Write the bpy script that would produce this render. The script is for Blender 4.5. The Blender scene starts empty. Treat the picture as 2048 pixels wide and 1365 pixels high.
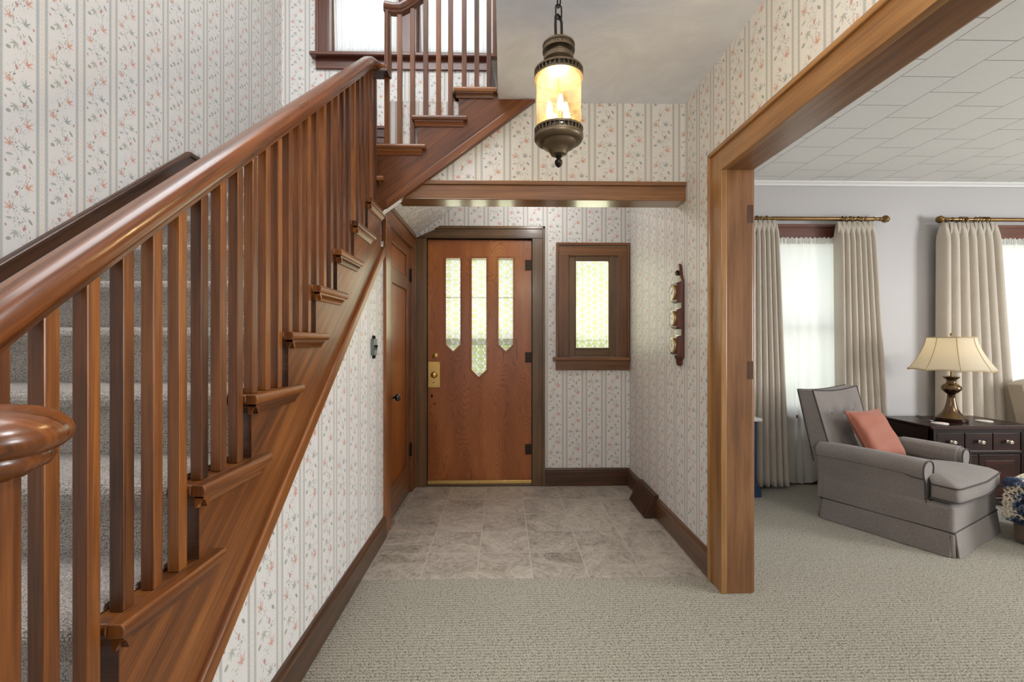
import bpy, math, random
from mathutils import Vector, Matrix, noise as mnoise
random.seed(7)
C = bpy.context.scene.collection
PI = math.pi
V = Vector

# ------------------------------------------------------------------ mesh builder
class MB:
    def __init__(s):
        s.v = []; s.f = []; s.g = []; s.m = []; s.off = None
    def add(s, verts, faces, g=(0, 0, 1), m=0):
        n = len(s.v)
        s.v += [tuple(p) for p in verts]
        for f in faces:
            s.f.append([i + n for i in f]); s.g.append(tuple(g)); s.m.append(m)
        return s
    def box(s, x0, x1, y0, y1, z0, z1, g=None, m=0):
        if g is None:
            d = (abs(x1 - x0), abs(y1 - y0), abs(z1 - z0)); k = d.index(max(d))
            g = [(1, 0, 0), (0, 1, 0), (0, 0, 1)][k]
        p = [(x, y, z) for z in (z0, z1) for y in (y0, y1) for x in (x0, x1)]
        return s.add(p, [(0, 2, 3, 1), (4, 5, 7, 6), (0, 1, 5, 4), (2, 6, 7, 3), (0, 4, 6, 2), (1, 3, 7, 5)], g, m)
    def prism(s, poly, ax, a0, a1, g=None, m=0):
        """poly = 2D points; ax 'x': (y,z)  'y': (x,z)  'z': (x,y); extruded from a0 to a1"""
        def P(p, a):
            return {'x': (a, p[0], p[1]), 'y': (p[0], a, p[1]), 'z': (p[0], p[1], a)}[ax]
        n = len(poly)
        if g is None: g = {'x': (1, 0, 0), 'y': (0, 1, 0), 'z': (0, 0, 1)}[ax]
        ar = sum(poly[i][0] * poly[(i + 1) % n][1] - poly[(i + 1) % n][0] * poly[i][1] for i in range(n))
        if (ar < 0) != (ax == 'y'): poly = poly[::-1]
        if a1 < a0: a0, a1 = a1, a0
        vs = [P(p, a0) for p in poly] + [P(p, a1) for p in poly]
        fs = [list(range(n))[::-1], list(range(n, 2 * n))]
        fs += [(i, (i + 1) % n, n + (i + 1) % n, n + i) for i in range(n)]
        return s.add(vs, fs, g, m)
    def strip(s, pts, ax, a0, a1, t, g=None, m=0):
        """open polyline pts given as 2D, thickened by t to its left, extruded"""
        n = len(pts); out = []
        for i in range(n):
            a = V(pts[max(i - 1, 0)]); b = V(pts[min(i + 1, n - 1)]); d = (b - a).normalized()
            out.append((pts[i][0] - d.y * t, pts[i][1] + d.x * t))
        for i in range(n - 1):
            s.prism([pts[i], pts[i + 1], out[i + 1], out[i]], ax, a0, a1, g, m)
        return s
    def tube(s, path, r, seg=12, closed=False, cap=True, m=0):
        path = [V(p) for p in path]; n = len(path)
        if not isinstance(r, (list, tuple)): r = [r] * n
        vs = []; prev = None
        for i, p in enumerate(path):
            a = path[i - 1] if (i > 0 or closed) else p
            b = path[(i + 1) % n] if (i < n - 1 or closed) else p
            t = (b - a).normalized()
            if prev is None:
                ref = V((0, 0, 1)) if abs(t.z) < .9 else V((1, 0, 0)); u = t.cross(ref).normalized()
            else: u = (prev - t * prev.dot(t)).normalized()
            prev = u; w = t.cross(u)
            for k in range(seg):
                th = 2 * PI * k / seg
                vs.append(p + (u * math.cos(th) + w * math.sin(th)) * r[i])
        fs = []
        for i in range(n if closed else n - 1):
            j = (i + 1) % n
            for k in range(seg):
                k2 = (k + 1) % seg
                fs.append((i * seg + k, i * seg + k2, j * seg + k2, j * seg + k))
        if cap and not closed:
            fs.append(list(range(seg))[::-1]); fs.append(list(range((n - 1) * seg, n * seg)))
        g = (path[min(1, n - 1)] - path[0]).normalized()
        return s.add(vs, fs, g, m)
    def sweep(s, path, prof, side=None, m=0, rot=None):
        """prof 2D (side, up) closed ccw; side = fixed side vectors or computed from horizontal"""
        path = [V(p) for p in path]; n = len(path); k = len(prof); vs = []
        for i, p in enumerate(path):
            t = (path[min(i + 1, n - 1)] - path[max(i - 1, 0)]).normalized()
            sd = V(side[i]) if side else V((t.y, -t.x, 0)).normalized()
            up = sd.cross(t).normalized()
            if up.z < 0 and not side: up = -up
            for q in prof: vs.append(p + sd * q[0] + up * q[1])
        fs = []
        for i in range(n - 1):
            for j in range(k):
                j2 = (j + 1) % k
                fs.append((i * k + j, i * k + j2, (i + 1) * k + j2, (i + 1) * k + j))
        fs.append(list(range(k))[::-1]); fs.append(list(range((n - 1) * k, n * k)))
        return s.add(vs, fs, (path[1] - path[0]).normalized() if n == 2 else (path[n // 2] - path[n // 2 - 1]).normalized(), m)
    def lathe(s, prof, c=(0, 0, 0), seg=28, axis='z', m=0, g=None):
        """prof = [(r, h)...]"""
        vs = []; c = V(c)
        for r, h in prof:
            for k in range(seg):
                th = 2 * PI * k / seg; a, b = r * math.cos(th), r * math.sin(th)
                vs.append(c + {'z': V((a, b, h)), 'y': V((b, h, a)), 'x': V((h, a, b))}[axis])
        fs = []
        for i in range(len(prof) - 1):
            for k in range(seg):
                k2 = (k + 1) % seg
                fs.append((i * seg + k, i * seg + k2, (i + 1) * seg + k2, (i + 1) * seg + k))
        if prof[0][0] > 1e-5: fs.append(list(range(seg))[::-1])
        if prof[-1][0] > 1e-5: fs.append(list(range((len(prof) - 1) * seg, len(prof) * seg)))
        return s.add(vs, fs, g or {'z': (0, 0, 1), 'y': (0, 1, 0), 'x': (1, 0, 0)}[axis], m)
    def grid(s, fn, nu, nv, g=(0, 0, 1), m=0, flip=False):
        vs = [fn(i / nu, j / nv) for j in range(nv + 1) for i in range(nu + 1)]
        fs = []
        for j in range(nv):
            for i in range(nu):
                a = j * (nu + 1) + i; q = (a, a + 1, a + nu + 2, a + nu + 1)
                fs.append(q[::-1] if flip else q)
        return s.add(vs, fs, g, m)
    def slab(s, fa, fb, nu, nv, g=(0, 0, 1), m=0):
        """closed body between two grids fa (front) and fb (back)"""
        W = nu + 1
        vs = [fa(i / nu, j / nv) for j in range(nv + 1) for i in range(W)]
        N = len(vs)
        vs += [fb(i / nu, j / nv) for j in range(nv + 1) for i in range(W)]
        fs = []
        for j in range(nv):
            for i in range(nu):
                a = j * W + i
                fs.append((a, a + 1, a + W + 1, a + W)); fs.append((N + a, N + a + W, N + a + W + 1, N + a + 1))
        ring = [i for i in range(W)] + [j * W + nu for j in range(1, nv + 1)] + [nv * W + i for i in range(nu - 1, -1, -1)] + [j * W for j in range(nv - 1, 0, -1)]
        for a, b in zip(ring, ring[1:] + ring[:1]): fs.append((b, a, N + a, N + b))
        return s.add(vs, fs, g, m)
    def ball(s, c, r, seg=16, rings=10, sc=(1, 1, 1), m=0):
        pr = [(max(r * math.sin(PI * i / rings), 0 if i in (0, rings) else 1e-6), -r * math.cos(PI * i / rings)) for i in range(rings + 1)]
        n = len(s.v); s.lathe(pr, (0, 0, 0), seg, 'z', m)
        for i in range(n, len(s.v)):
            p = s.v[i]; s.v[i] = (c[0] + p[0] * sc[0], c[1] + p[1] * sc[1], c[2] + p[2] * sc[2])
        return s

ORG = {}
def obj(name, mb, mat, parent=None, bev=0, seg=2, smooth=None, local=False, sub=0, solid=0, fix=True, planar=None):
    me = bpy.data.meshes.new(name)
    o = bpy.data.objects.new(name, me); C.objects.link(o)
    org = V((0, 0, 0))
    if parent is not None:
        o.parent = parent
        org = ORG.get(parent.name, V((0, 0, 0))) if not local else V((0, 0, 0))
        ORG[o.name] = ORG.get(parent.name, V((0, 0, 0)))
    vs = [(p[0] - org.x, p[1] - org.y, p[2] - org.z) for p in mb.v]
    me.from_pydata(vs, [], mb.f)
    mats = mat if isinstance(mat, (list, tuple)) else [mat]
    for m in mats: me.materials.append(m)
    uvl = me.uv_layers.new(name='UVMap').data
    W = mb.v
    for pi, p in enumerate(me.polygons):
        p.material_index = mb.m[pi]
        n = p.normal
        g = V(mb.g[pi])
        g = g - n * g.dot(n)
        if g.length < .25:
            g = V((0, 0, 1)) if abs(n.z) < .8 else V((1, 0, 0)); g = g - n * g.dot(n)
        g.normalize(); h = g.cross(n)
        if planar: g, h = V(planar[0]), V(planar[1])
        for li in p.loop_indices:
            q = V(W[me.loops[li].vertex_index]); uvl[li].uv = (q.dot(g), q.dot(h))
    me.update()
    if fix:
        import bmesh
        bm = bmesh.new(); bm.from_mesh(me); bmesh.ops.recalc_face_normals(bm, faces=bm.faces); bm.to_mesh(me); bm.free()
    if smooth is not None:
        me.shade_smooth()
        if smooth: me.set_sharp_from_angle(angle=math.radians(smooth))
    if bev:
        b = o.modifiers.new('Bevel', 'BEVEL'); b.width = bev; b.segments = seg; b.limit_method = 'ANGLE'; b.angle_limit = math.radians(38)
        b.harden_normals = False
    if sub:
        q = o.modifiers.new('Sub', 'SUBSURF'); q.levels = sub; q.render_levels = sub
    if solid:
        q = o.modifiers.new('Solid', 'SOLIDIFY'); q.thickness = solid; q.offset = 0
    return o
def tag(o, label=None, cat=None, group=None, kind=None):
    if label: o['label'] = label
    if cat: o['category'] = cat
    if group: o['group'] = group
    if kind: o['kind'] = kind
    return o
def thing(name, label, cat, loc=(0, 0, 0), group=None, kind=None, rz=0):
    o = bpy.data.objects.new(name, None); C.objects.link(o)
    o.empty_display_size = .05
    o.location = loc; o.rotation_euler = (0, 0, rz); ORG[o.name] = V(loc)
    return tag(o, label, cat, group, kind)
def struct(name, mb, mat, label, cat, **k):
    return tag(obj(name, mb, mat, **k), label, cat, None, 'structure')

# ------------------------------------------------------------------ materials
def lin(c):
    return tuple(((x / 255) / 12.92 if x / 255 <= .04045 else ((x / 255 + .055) / 1.055) ** 2.4) for x in c) + (1,)
class NT:
    def __init__(s, name):
        s.mat = bpy.data.materials.new(name); s.mat.use_nodes = True
        s.t = s.mat.node_tree; s.n = s.t.nodes; s.n.clear()
        s.out = s.n.new('ShaderNodeOutputMaterial')
    def new(s, ty, **k):
        n = s.n.new(ty)
        for a, b in k.items(): setattr(n, a, b)
        return n
    def put(s, sock, val):
        if isinstance(val, bpy.types.NodeSocket): s.t.links.new(val, sock)
        elif val is not None: sock.default_value = val
    def math(s, op, a, b=None, c=None, clamp=False):
        n = s.new('ShaderNodeMath', operation=op, use_clamp=clamp)
        for i, x in enumerate((a, b, c)): s.put(n.inputs[i], x)
        return n.outputs[0]
    def mix(s, f, a, b, blend='MIX'):
        n = s.new('ShaderNodeMix', data_type='RGBA', blend_type=blend)
        s.put(n.inputs[0], f); s.put(n.inputs[6], a); s.put(n.inputs[7], b)
        return n.outputs[2]
    def ramp(s, f, stops, interp='LINEAR'):
        n = s.new('ShaderNodeValToRGB'); n.color_ramp.interpolation = interp
        e = n.color_ramp.elements
        while len(e) < len(stops): e.new(.5)
        for q, (p, c) in zip(e, stops):
            q.position = p; q.color = c if len(c) == 4 else tuple(c) + (1,)
        s.put(n.inputs[0], f); return n.outputs[0]
    def mr(s, x, a, b, c=0., d=1., smooth=False):
        n = s.new('ShaderNodeMapRange'); n.interpolation_type = 'SMOOTHSTEP' if smooth else 'LINEAR'
        for i, q in enumerate((x, a, b, c, d)): s.put(n.inputs[i], q)
        return n.outputs[0]
    def xyz(s, x=0., y=0., z=0.):
        n = s.new('ShaderNodeCombineXYZ')
        for i, q in enumerate((x, y, z)): s.put(n.inputs[i], q)
        return n.outputs[0]
    def sep(s, v):
        n = s.new('ShaderNodeSeparateXYZ'); s.put(n.inputs[0], v); return n.outputs
    def noise(s, vec, scale=5, detail=3, rough=.5, dist=0, dim='3D', fac=True):
        n = s.new('ShaderNodeTexNoise', noise_dimensions=dim); s.put(n.inputs['Vector'], vec)
        s.put(n.inputs['Scale'], scale); s.put(n.inputs['Detail'], detail); s.put(n.inputs['Roughness'], rough); s.put(n.inputs['Distortion'], dist)
        return n.outputs[0 if fac else 1]
    def voro(s, vec, scale=5, feature='F1', rnd=1., dim='3D', out=0):
        n = s.new('ShaderNodeTexVoronoi', feature=feature, voronoi_dimensions=dim); s.put(n.inputs['Vector'], vec)
        s.put(n.inputs['Scale'], scale); s.put(n.inputs['Randomness'], rnd); return n.outputs[out]
    def mapping(s, vec, loc=(0, 0, 0), rot=(0, 0, 0), sc=(1, 1, 1)):
        n = s.new('ShaderNodeMapping'); s.put(n.inputs[0], vec); n.inputs[1].default_value = loc; n.inputs[2].default_value = rot; n.inputs[3].default_value = sc
        return n.outputs[0]
    def uv(s): return s.new('ShaderNodeTexCoord').outputs['UV']
    def objc(s): return s.new('ShaderNodeTexCoord').outputs['Object']
    def rand(s): return s.new('ShaderNodeObjectInfo').outputs['Random']
    def bump(s, h, st=.3, dist=.002, n0=None):
        n = s.new('ShaderNodeBump'); s.put(n.inputs['Height'], h); n.inputs['Strength'].default_value = st; n.inputs['Distance'].default_value = dist
        if n0 is not None: s.put(n.inputs['Normal'], n0)
        return n.outputs[0]
    def bsdf(s, col, rough=.5, metal=0., normal=None, coat=0., coatr=.1, spec=.5, sheen=0., link=True, **k):
        n = s.new('ShaderNodeBsdfPrincipled')
        s.put(n.inputs['Base Color'], col); s.put(n.inputs['Roughness'], rough); s.put(n.inputs['Metallic'], metal)
        s.put(n.inputs['Specular IOR Level'], spec); s.put(n.inputs['Coat Weight'], coat); s.put(n.inputs['Coat Roughness'], coatr)
        s.put(n.inputs['Sheen Weight'], sheen)
        if normal is not None: s.put(n.inputs['Normal'], normal)
        if link: s.t.links.new(n.outputs[0], s.out.inputs[0])
        return n.outputs[0]
    def done(s, sh=None):
        if sh is not None: s.t.links.new(sh, s.out.inputs[0])
        return s.mat

def wood(name, dark, mid, light, rough=.32, coat=.25, grain=1., rnd=.10, blotch=.5, spec=.5):
    t = NT(name); uv = t.uv(); r = t.rand()
    sh = t.new('ShaderNodeVectorMath', operation='ADD'); t.put(sh.inputs[0], uv); t.put(sh.inputs[1], t.xyz(t.math('MULTIPLY', r, 13.7), t.math('MULTIPLY', r, 7.1), t.math('MULTIPLY', r, 3.)))
    p = sh.outputs[0]
    n1 = t.noise(t.mapping(p, sc=(1.1, 30, 1)), 1., 4, .6)
    n2 = t.noise(t.mapping(p, sc=(6, 230, 1)), 1., 2, .5)
    n3 = t.noise(t.mapping(p, sc=(1.8, 6, 1)), 1., 3, .5)
    f = t.math('ADD', t.math('MULTIPLY', n1, .62), t.math('MULTIPLY', n3, blotch * .76))
    f = t.math('ADD', f, t.math('MULTIPLY', t.math('SUBTRACT', n2, .5), .32 * grain))
    f = t.math('ADD', f, t.math('MULTIPLY', t.math('SUBTRACT', r, .5), rnd * 2))
    col = t.ramp(f, [(.28, lin(dark)), (.52, lin(mid)), (.78, lin(light))])
    nr = t.bump(n2, .12, .0006)
    rr = t.math('ADD', t.math('MULTIPLY', n3, .14), rough - .07)
    t.bsdf(col, rr, normal=nr, coat=coat, coatr=.12, spec=spec)
    return t.mat
def oak(name, dark, mid, light, pores=(60, 26, 10)):
    t = NT(name); uv = t.uv()
    w = t.noise(t.mapping(uv, sc=(1.3, 5.5, 1)), 1., 1.5, .4)
    s = t.sep(uv)
    ph = t.math('ADD', t.math('MULTIPLY', s[1], 380.), t.math('MULTIPLY', w, 210.))
    ring = t.math('ADD', t.math('MULTIPLY', t.math('SINE', ph), .5), .5)
    ring = t.math('POWER', ring, 2.5)
    pore = t.noise(t.mapping(uv, sc=(9, 420, 1)), 1., 2, .6)
    pm = t.mr(pore, .5, .68)
    base = t.ramp(t.noise(t.mapping(uv, sc=(.7, 4, 1)), 1., 3), [(.3, lin(dark)), (.55, lin(mid)), (.75, lin(light))])
    k = t.math('MULTIPLY', t.math('ADD', t.math('MULTIPLY', ring, .75), .12), t.math('ADD', t.math('MULTIPLY', pm, .75), .25))
    col = t.mix(k, base, lin(pores))
    t.bsdf(col, .36, normal=t.bump(t.math('SUBTRACT', 1., k), .2, .0008), coat=.15, coatr=.2)
    return t.mat
def plain(name, col, rough=.5, metal=0., coat=0., bump=0., bscale=60, spec=.5, sheen=0., vary=0.):
    t = NT(name); oc = t.objc()
    nrm = t.bump(t.noise(oc, bscale, 4), bump, .002) if bump else None
    c = lin(col)
    if vary:
        k = t.noise(oc, 7, 4, .6); c = t.mix(t.mr(k, .3, .7), lin([x * (1 - vary) for x in col]), lin([min(255, x * (1 + vary * .6)) for x in col]))
    t.bsdf(c, rough, metal, nrm, coat, .1, spec, sheen)
    return t.mat
def fabric(name, c1, c2, rough=.9, scale=700, st=.5, trans=0.):
    t = NT(name); uv = t.uv(); s = t.sep(uv)
    wv = t.math('MULTIPLY', t.math('SINE', t.math('MULTIPLY', s[0], scale * 1.6)), t.math('SINE', t.math('MULTIPLY', s[1], scale * 1.6)))
    n = t.noise(t.mapping(uv, sc=(60, 500, 1)), 1., 2); n2 = t.noise(t.mapping(uv, sc=(500, 60, 1)), 1., 2)
    big = t.noise(t.objc(), 4, 3)
    f = t.math('ADD', t.math('MULTIPLY', t.math('ADD', n, n2), .4), t.math('MULTIPLY', big, .2))
    col = t.mix(t.mr(f, .32, .68), lin(c1), lin(c2))
    b = t.bsdf(col, rough, normal=t.bump(t.math('ADD', wv, n), st, .0008), spec=.2, sheen=.25)
    if trans:
        tr = t.new('ShaderNodeBsdfTranslucent'); t.put(tr.inputs[0], col)
        m = t.new('ShaderNodeMixShader'); m.inputs[0].default_value = trans
        t.t.links.new(b, m.inputs[1]); t.t.links.new(tr.outputs[0], m.inputs[2]); t.done(m.outputs[0])
    return t.mat

def wallpaper(name, phase=0.):
    t = NT(name); uv = t.sep(t.uv()); z = uv[0]; h = uv[1]
    PX = .1735; PZ = .25
    q = t.math('DIVIDE', t.math('ADD', h, phase), PX)
    i = t.math('FLOOR', q); x = t.math('MULTIPLY', t.math('FRACT', q), PX)
    y = t.math('ADD', z, t.math('MULTIPLY', i, .06))
    def band(a, b, sft=.0006):
        return t.math('MULTIPLY', t.mr(x, a - sft, a + sft), t.mr(x, b + sft, b - sft))
    bands = t.math('ADD', band(.002, .0135), band(.0375, .049))
    edges = t.math('ADD', t.math('ADD', band(-.001, .0012), band(.0152, .0164)), t.math('ADD', band(.0348, .036), band(.0505, .0517)))
    # woven texture inside the bands
    wv = t.voro(t.xyz(x, z, 0.), 420, rnd=.7)
    bmask = t.math('MULTIPLY', bands, t.mr(wv, .15, .75, 1., .45))
    dy = t.math('WRAP', z, .0105, -.0105)
    dd = t.math('SQRT', t.math('ADD', t.math('POWER', t.math('SUBTRACT', x, .0256), 2.), t.math('POWER', dy, 2.)))
    dots = t.mr(dd, .0022, .0013)
    fx = t.math('SUBTRACT', x, .1116)
    jit = t.noise(t.xyz(x, y, 0.), 380, 2, .6)
    def delta(cx, cy):
        dx = t.math('SUBTRACT', fx, cx)
        ddy = t.math('WRAP', t.math('SUBTRACT', y, cy), PZ / 2, -PZ / 2)
        return dx, ddy
    def flower(cx, cy, R, n, ph, dr, asym=.34):
        dx, ddy = delta(cx, cy)
        r = t.math('SQRT', t.math('ADD', t.math('MULTIPLY', dx, dx), t.math('MULTIPLY', ddy, ddy)))
        a = t.math('ARCTAN2', ddy, dx)
        pet = t.math('ADD', t.math('MULTIPLY', t.math('COSINE', t.math('ADD', t.math('MULTIPLY', a, float(n)), ph)), asym), 1 - asym)
        pet = t.math('MULTIPLY', pet, t.math('ADD', t.math('MULTIPLY', t.math('COSINE', t.math('SUBTRACT', a, dr)), .42), .85))
        e = t.math('DIVIDE', r, t.math('MULTIPLY', pet, R))
        e = t.math('ADD', e, t.math('MULTIPLY', t.math('SUBTRACT', jit, .5), 2.6))
        return t.mr(e, 1.06, .8), t.mr(e, .55, .3)
    def leaf(cx, cy, L, wd, ang):
        dx, ddy = delta(cx, cy); ca, sa = math.cos(ang), math.sin(ang)
        u = t.math('ADD', t.math('MULTIPLY', dx, ca / L), t.math('MULTIPLY', ddy, sa / L))
        w = t.math('ADD', t.math('MULTIPLY', dx, -sa / wd), t.math('MULTIPLY', ddy, ca / wd))
        e = t.math('ADD', t.math('MULTIPLY', u, u), t.math('MULTIPLY', w, w))
        e = t.math('ADD', e, t.math('MULTIPLY', t.math('SUBTRACT', jit, .5), .9))
        return t.mr(e, 1.1, .8)
    base = lin((229, 226, 222))
    col = t.mix(t.mr(t.noise(t.xyz(x, z, 0.), 900, 2), .35, .65, 0., .3), base, lin((218, 214, 210)))
    strip = band(.0164, .0348); col = t.mix(t.math('MULTIPLY', strip, .5), col, lin((226, 216, 204)))
    col = t.mix(t.math('MULTIPLY', bmask, .92), col, lin((150, 156, 156)))
    col = t.mix(t.math('MULTIPLY', edges, .6), col, lin((168, 172, 170)))
    col = t.mix(t.math('MULTIPLY', dots, .7), col, lin((165, 150, 140)))
    # curling vine
    vx = t.math('MULTIPLY', t.math('SINE', t.math('MULTIPLY', t.math('ADD', y, .02), 2 * PI / PZ)), .026)
    vd = t.math('ABSOLUTE', t.math('SUBTRACT', fx, vx))
    vine = t.mr(vd, .0016, .0008)
    inz = t.mr(t.math('ABSOLUTE', fx), .058, .054)
    col = t.mix(t.math('MULTIPLY', vine, .5), col, lin((158, 158, 146)))
    # sprigs of tiny leaves along the vine
    sp = t.voro(t.xyz(fx, t.math('MULTIPLY', y, .7), 0.), 150, rnd=1.)
    near = t.mr(vd, .042, .012)
    clump = t.mr(t.noise(t.xyz(fx, y, 3.), 38, 1), .44, .55)
    spk = t.math('MULTIPLY', t.math('MULTIPLY', t.mr(sp, .40, .26), near), t.math('MULTIPLY', inz, clump))
    col = t.mix(t.math('MULTIPLY', spk, .9), col, lin((112, 122, 118)))
    def over(m, c, k=.85):
        nonlocal col
        col = t.mix(t.math('MULTIPLY', m, k), col, lin(c))
    over(leaf(.041, .112, .013, .0052, -.9), (140, 146, 132))
    over(leaf(-.042, .030, .010, .0075, .3), (150, 150, 134), .8)
    over(leaf(-.040, .112, .012, .005, .2), (158, 162, 152), .7)
    over(leaf(-.012, .216, .0105, .005, 1.9), (190, 116, 108), .8)
    over(leaf(.017, .080, .010, .0055, 1.2), (190, 120, 112), .8)
    over(leaf(.054, .156, .0065, .004, 1.5), (178, 124, 116), .8)
    over(leaf(-.052, .082, .006, .004, 2.), (180, 120, 112), .8)
    for cx, cy, R, n, ph, dr, c1, c2 in ((.030, -.004, .022, 7, .6, 1.1, (212, 158, 136), (198, 128, 110)), (-.036, .153, .021, 7, 1.3, 2.2, (212, 164, 142), (196, 134, 116)),
                                     (.023, .155, .0205, 8, 0., 1.5, (126, 146, 152), (170, 164, 140)), (-.016, .060, .020, 8, 2.1, -1.9, (138, 150, 146), (204, 190, 148))):
        m, core = flower(cx, cy, R, n, ph, dr)
        over(m, c1, .82); over(core, c2, .7)
    t.bsdf(col, .5, spec=.4)
    return t.mat

def carpet(name, c1, c2, c3, row=.0165, vs=118, rib=.22):
    t = NT(name); s = t.sep(t.uv())
    a, b = (s[1], s[0])
    rowi = t.math('FLOOR', t.math('DIVIDE', b, row))
    v = t.xyz(t.math('ADD', a, t.math('MULTIPLY', rowi, .0043)), b, 0.)
    lp = t.voro(v, vs, rnd=.75, dim='2D'); 
    ry = t.math('SINE', t.math('MULTIPLY', b, 2 * PI / row))
    ht = t.math('ADD', t.mr(lp, .1, .75, 1., 0.), t.math('MULTIPLY', ry, rib))
    n = t.noise(t.uv(), 45, 3, .6); nb = t.noise(t.uv(), 2.2, 2)
    f = t.math('ADD', t.math('MULTIPLY', ht, .55), t.math('MULTIPLY', n, .42))
    f = t.math('ADD', f, t.math('MULTIPLY', t.math('SUBTRACT', nb, .5), .12))
    col = t.ramp(f, [(.16, lin(c1)), (.44, lin(c2)), (.78, lin(c3))])
    t.bsdf(col, .95, normal=t.bump(ht, .75, .004), spec=.1, sheen=.2)
    return t.mat
def tilemat():
    t = NT('stone_tile'); s = t.sep(t.uv()); T = .305
    # uv: u = along Y, v = along X
    a = t.math('DIVIDE', t.math('SUBTRACT', s[0], 2.43), T); b = t.math('DIVIDE', t.math('ADD', s[1], .143), T)
    ia = t.math('FLOOR', a); ib = t.math('FLOOR', b)
    wn = t.new('ShaderNodeTexWhiteNoise', noise_dimensions='2D'); t.put(wn.inputs[0], t.xyz(ia, ib, 0.))
    rv = wn.outputs[0]
    fa = t.math('ABSOLUTE', t.math('SUBTRACT', t.math('FRACT', a), .5)); fb = t.math('ABSOLUTE', t.math('SUBTRACT', t.math('FRACT', b), .5))
    e = t.math('MAXIMUM', fa, fb); gr = t.mr(e, .4885, .492)
    vr = t.new('ShaderNodeVectorRotate', rotation_type='Z_AXIS'); t.put(vr.inputs['Vector'], t.xyz(s[0], s[1], t.math('MULTIPLY', rv, 9.)))
    t.put(vr.inputs['Angle'], t.math('MULTIPLY', rv, 6.28))
    p = vr.outputs[0]
    w = t.noise(p, 3.6, 5, .62, .7); 
    lines = t.math('SINE', t.math('MULTIPLY', w, 95.))
    fine = t.noise(p, 26, 5, .7)
    f = t.math('ADD', t.math('MULTIPLY', w, .5), t.math('ADD', t.math('MULTIPLY', fine, .42), t.math('MULTIPLY', lines, .04)))
    f = t.math('ADD', f, t.math('MULTIPLY', t.math('SUBTRACT', rv, .5), .045))
    col = t.ramp(f, [(.30, lin((122, 112, 101))), (.46, lin((172, 162, 149))), (.58, lin((196, 187, 174))), (.72, lin((214, 207, 197)))])
    col = t.mix(gr, col, lin((192, 183, 170)))
    t.bsdf(col, t.mr(fine, .3, .7, .3, .5), normal=t.bump(t.math('SUBTRACT', t.math('MULTIPLY', fine, .3), gr), .25, .002))
    return t.mat
def ceil_tile():
    t = NT('ceiling_tile'); s = t.sep(t.new('ShaderNodeNewGeometry').outputs['Position']); T = .2955
    b = t.math('DIVIDE', t.math('SUBTRACT', s[0], 2.122), T); ib = t.math('FLOOR', b)
    a = t.math('ADD', t.math('DIVIDE', t.math('SUBTRACT', s[1], 2.08), .2925), t.math('MULTIPLY', ib, .5))
    fa = t.math('ABSOLUTE', t.math('SUBTRACT', t.math('FRACT', a), .5)); fb = t.math('ABSOLUTE', t.math('SUBTRACT', t.math('FRACT', b), .5))
    e = t.mr(t.math('MAXIMUM', fa, fb), .489, .4955)
    n = t.noise(t.xyz(s[0], s[1], 0.), 60, 3, .6)
    col = t.mix(t.mr(n, .3, .7), lin((226, 225, 222)), lin((232, 231, 229)))
    col = t.mix(t.math('MULTIPLY', e, .8), col, lin((128, 126, 124)))
    t.bsdf(col, .8, normal=t.bump(t.math('SUBTRACT', t.math('MULTIPLY', n, .1), e), .6, .003), spec=.2)
    return t.mat
def plaster():
    t = NT('swirl_plaster'); p = t.new('ShaderNodeNewGeometry').outputs['Position']
    n = t.noise(t.mapping(p, sc=(1, 1, 1)), 2.6, 5, .55, 2.2)
    n2 = t.noise(p, 9, 4, .6, 1.5)
    col = t.mix(t.mr(n, .35, .65), lin((220, 223, 232)), lin((232, 235, 243)))
    t.bsdf(col, .6, normal=t.bump(t.math('ADD', n, t.math('MULTIPLY', n2, .35)), .22, .02), spec=.3)
    return t.mat
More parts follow.
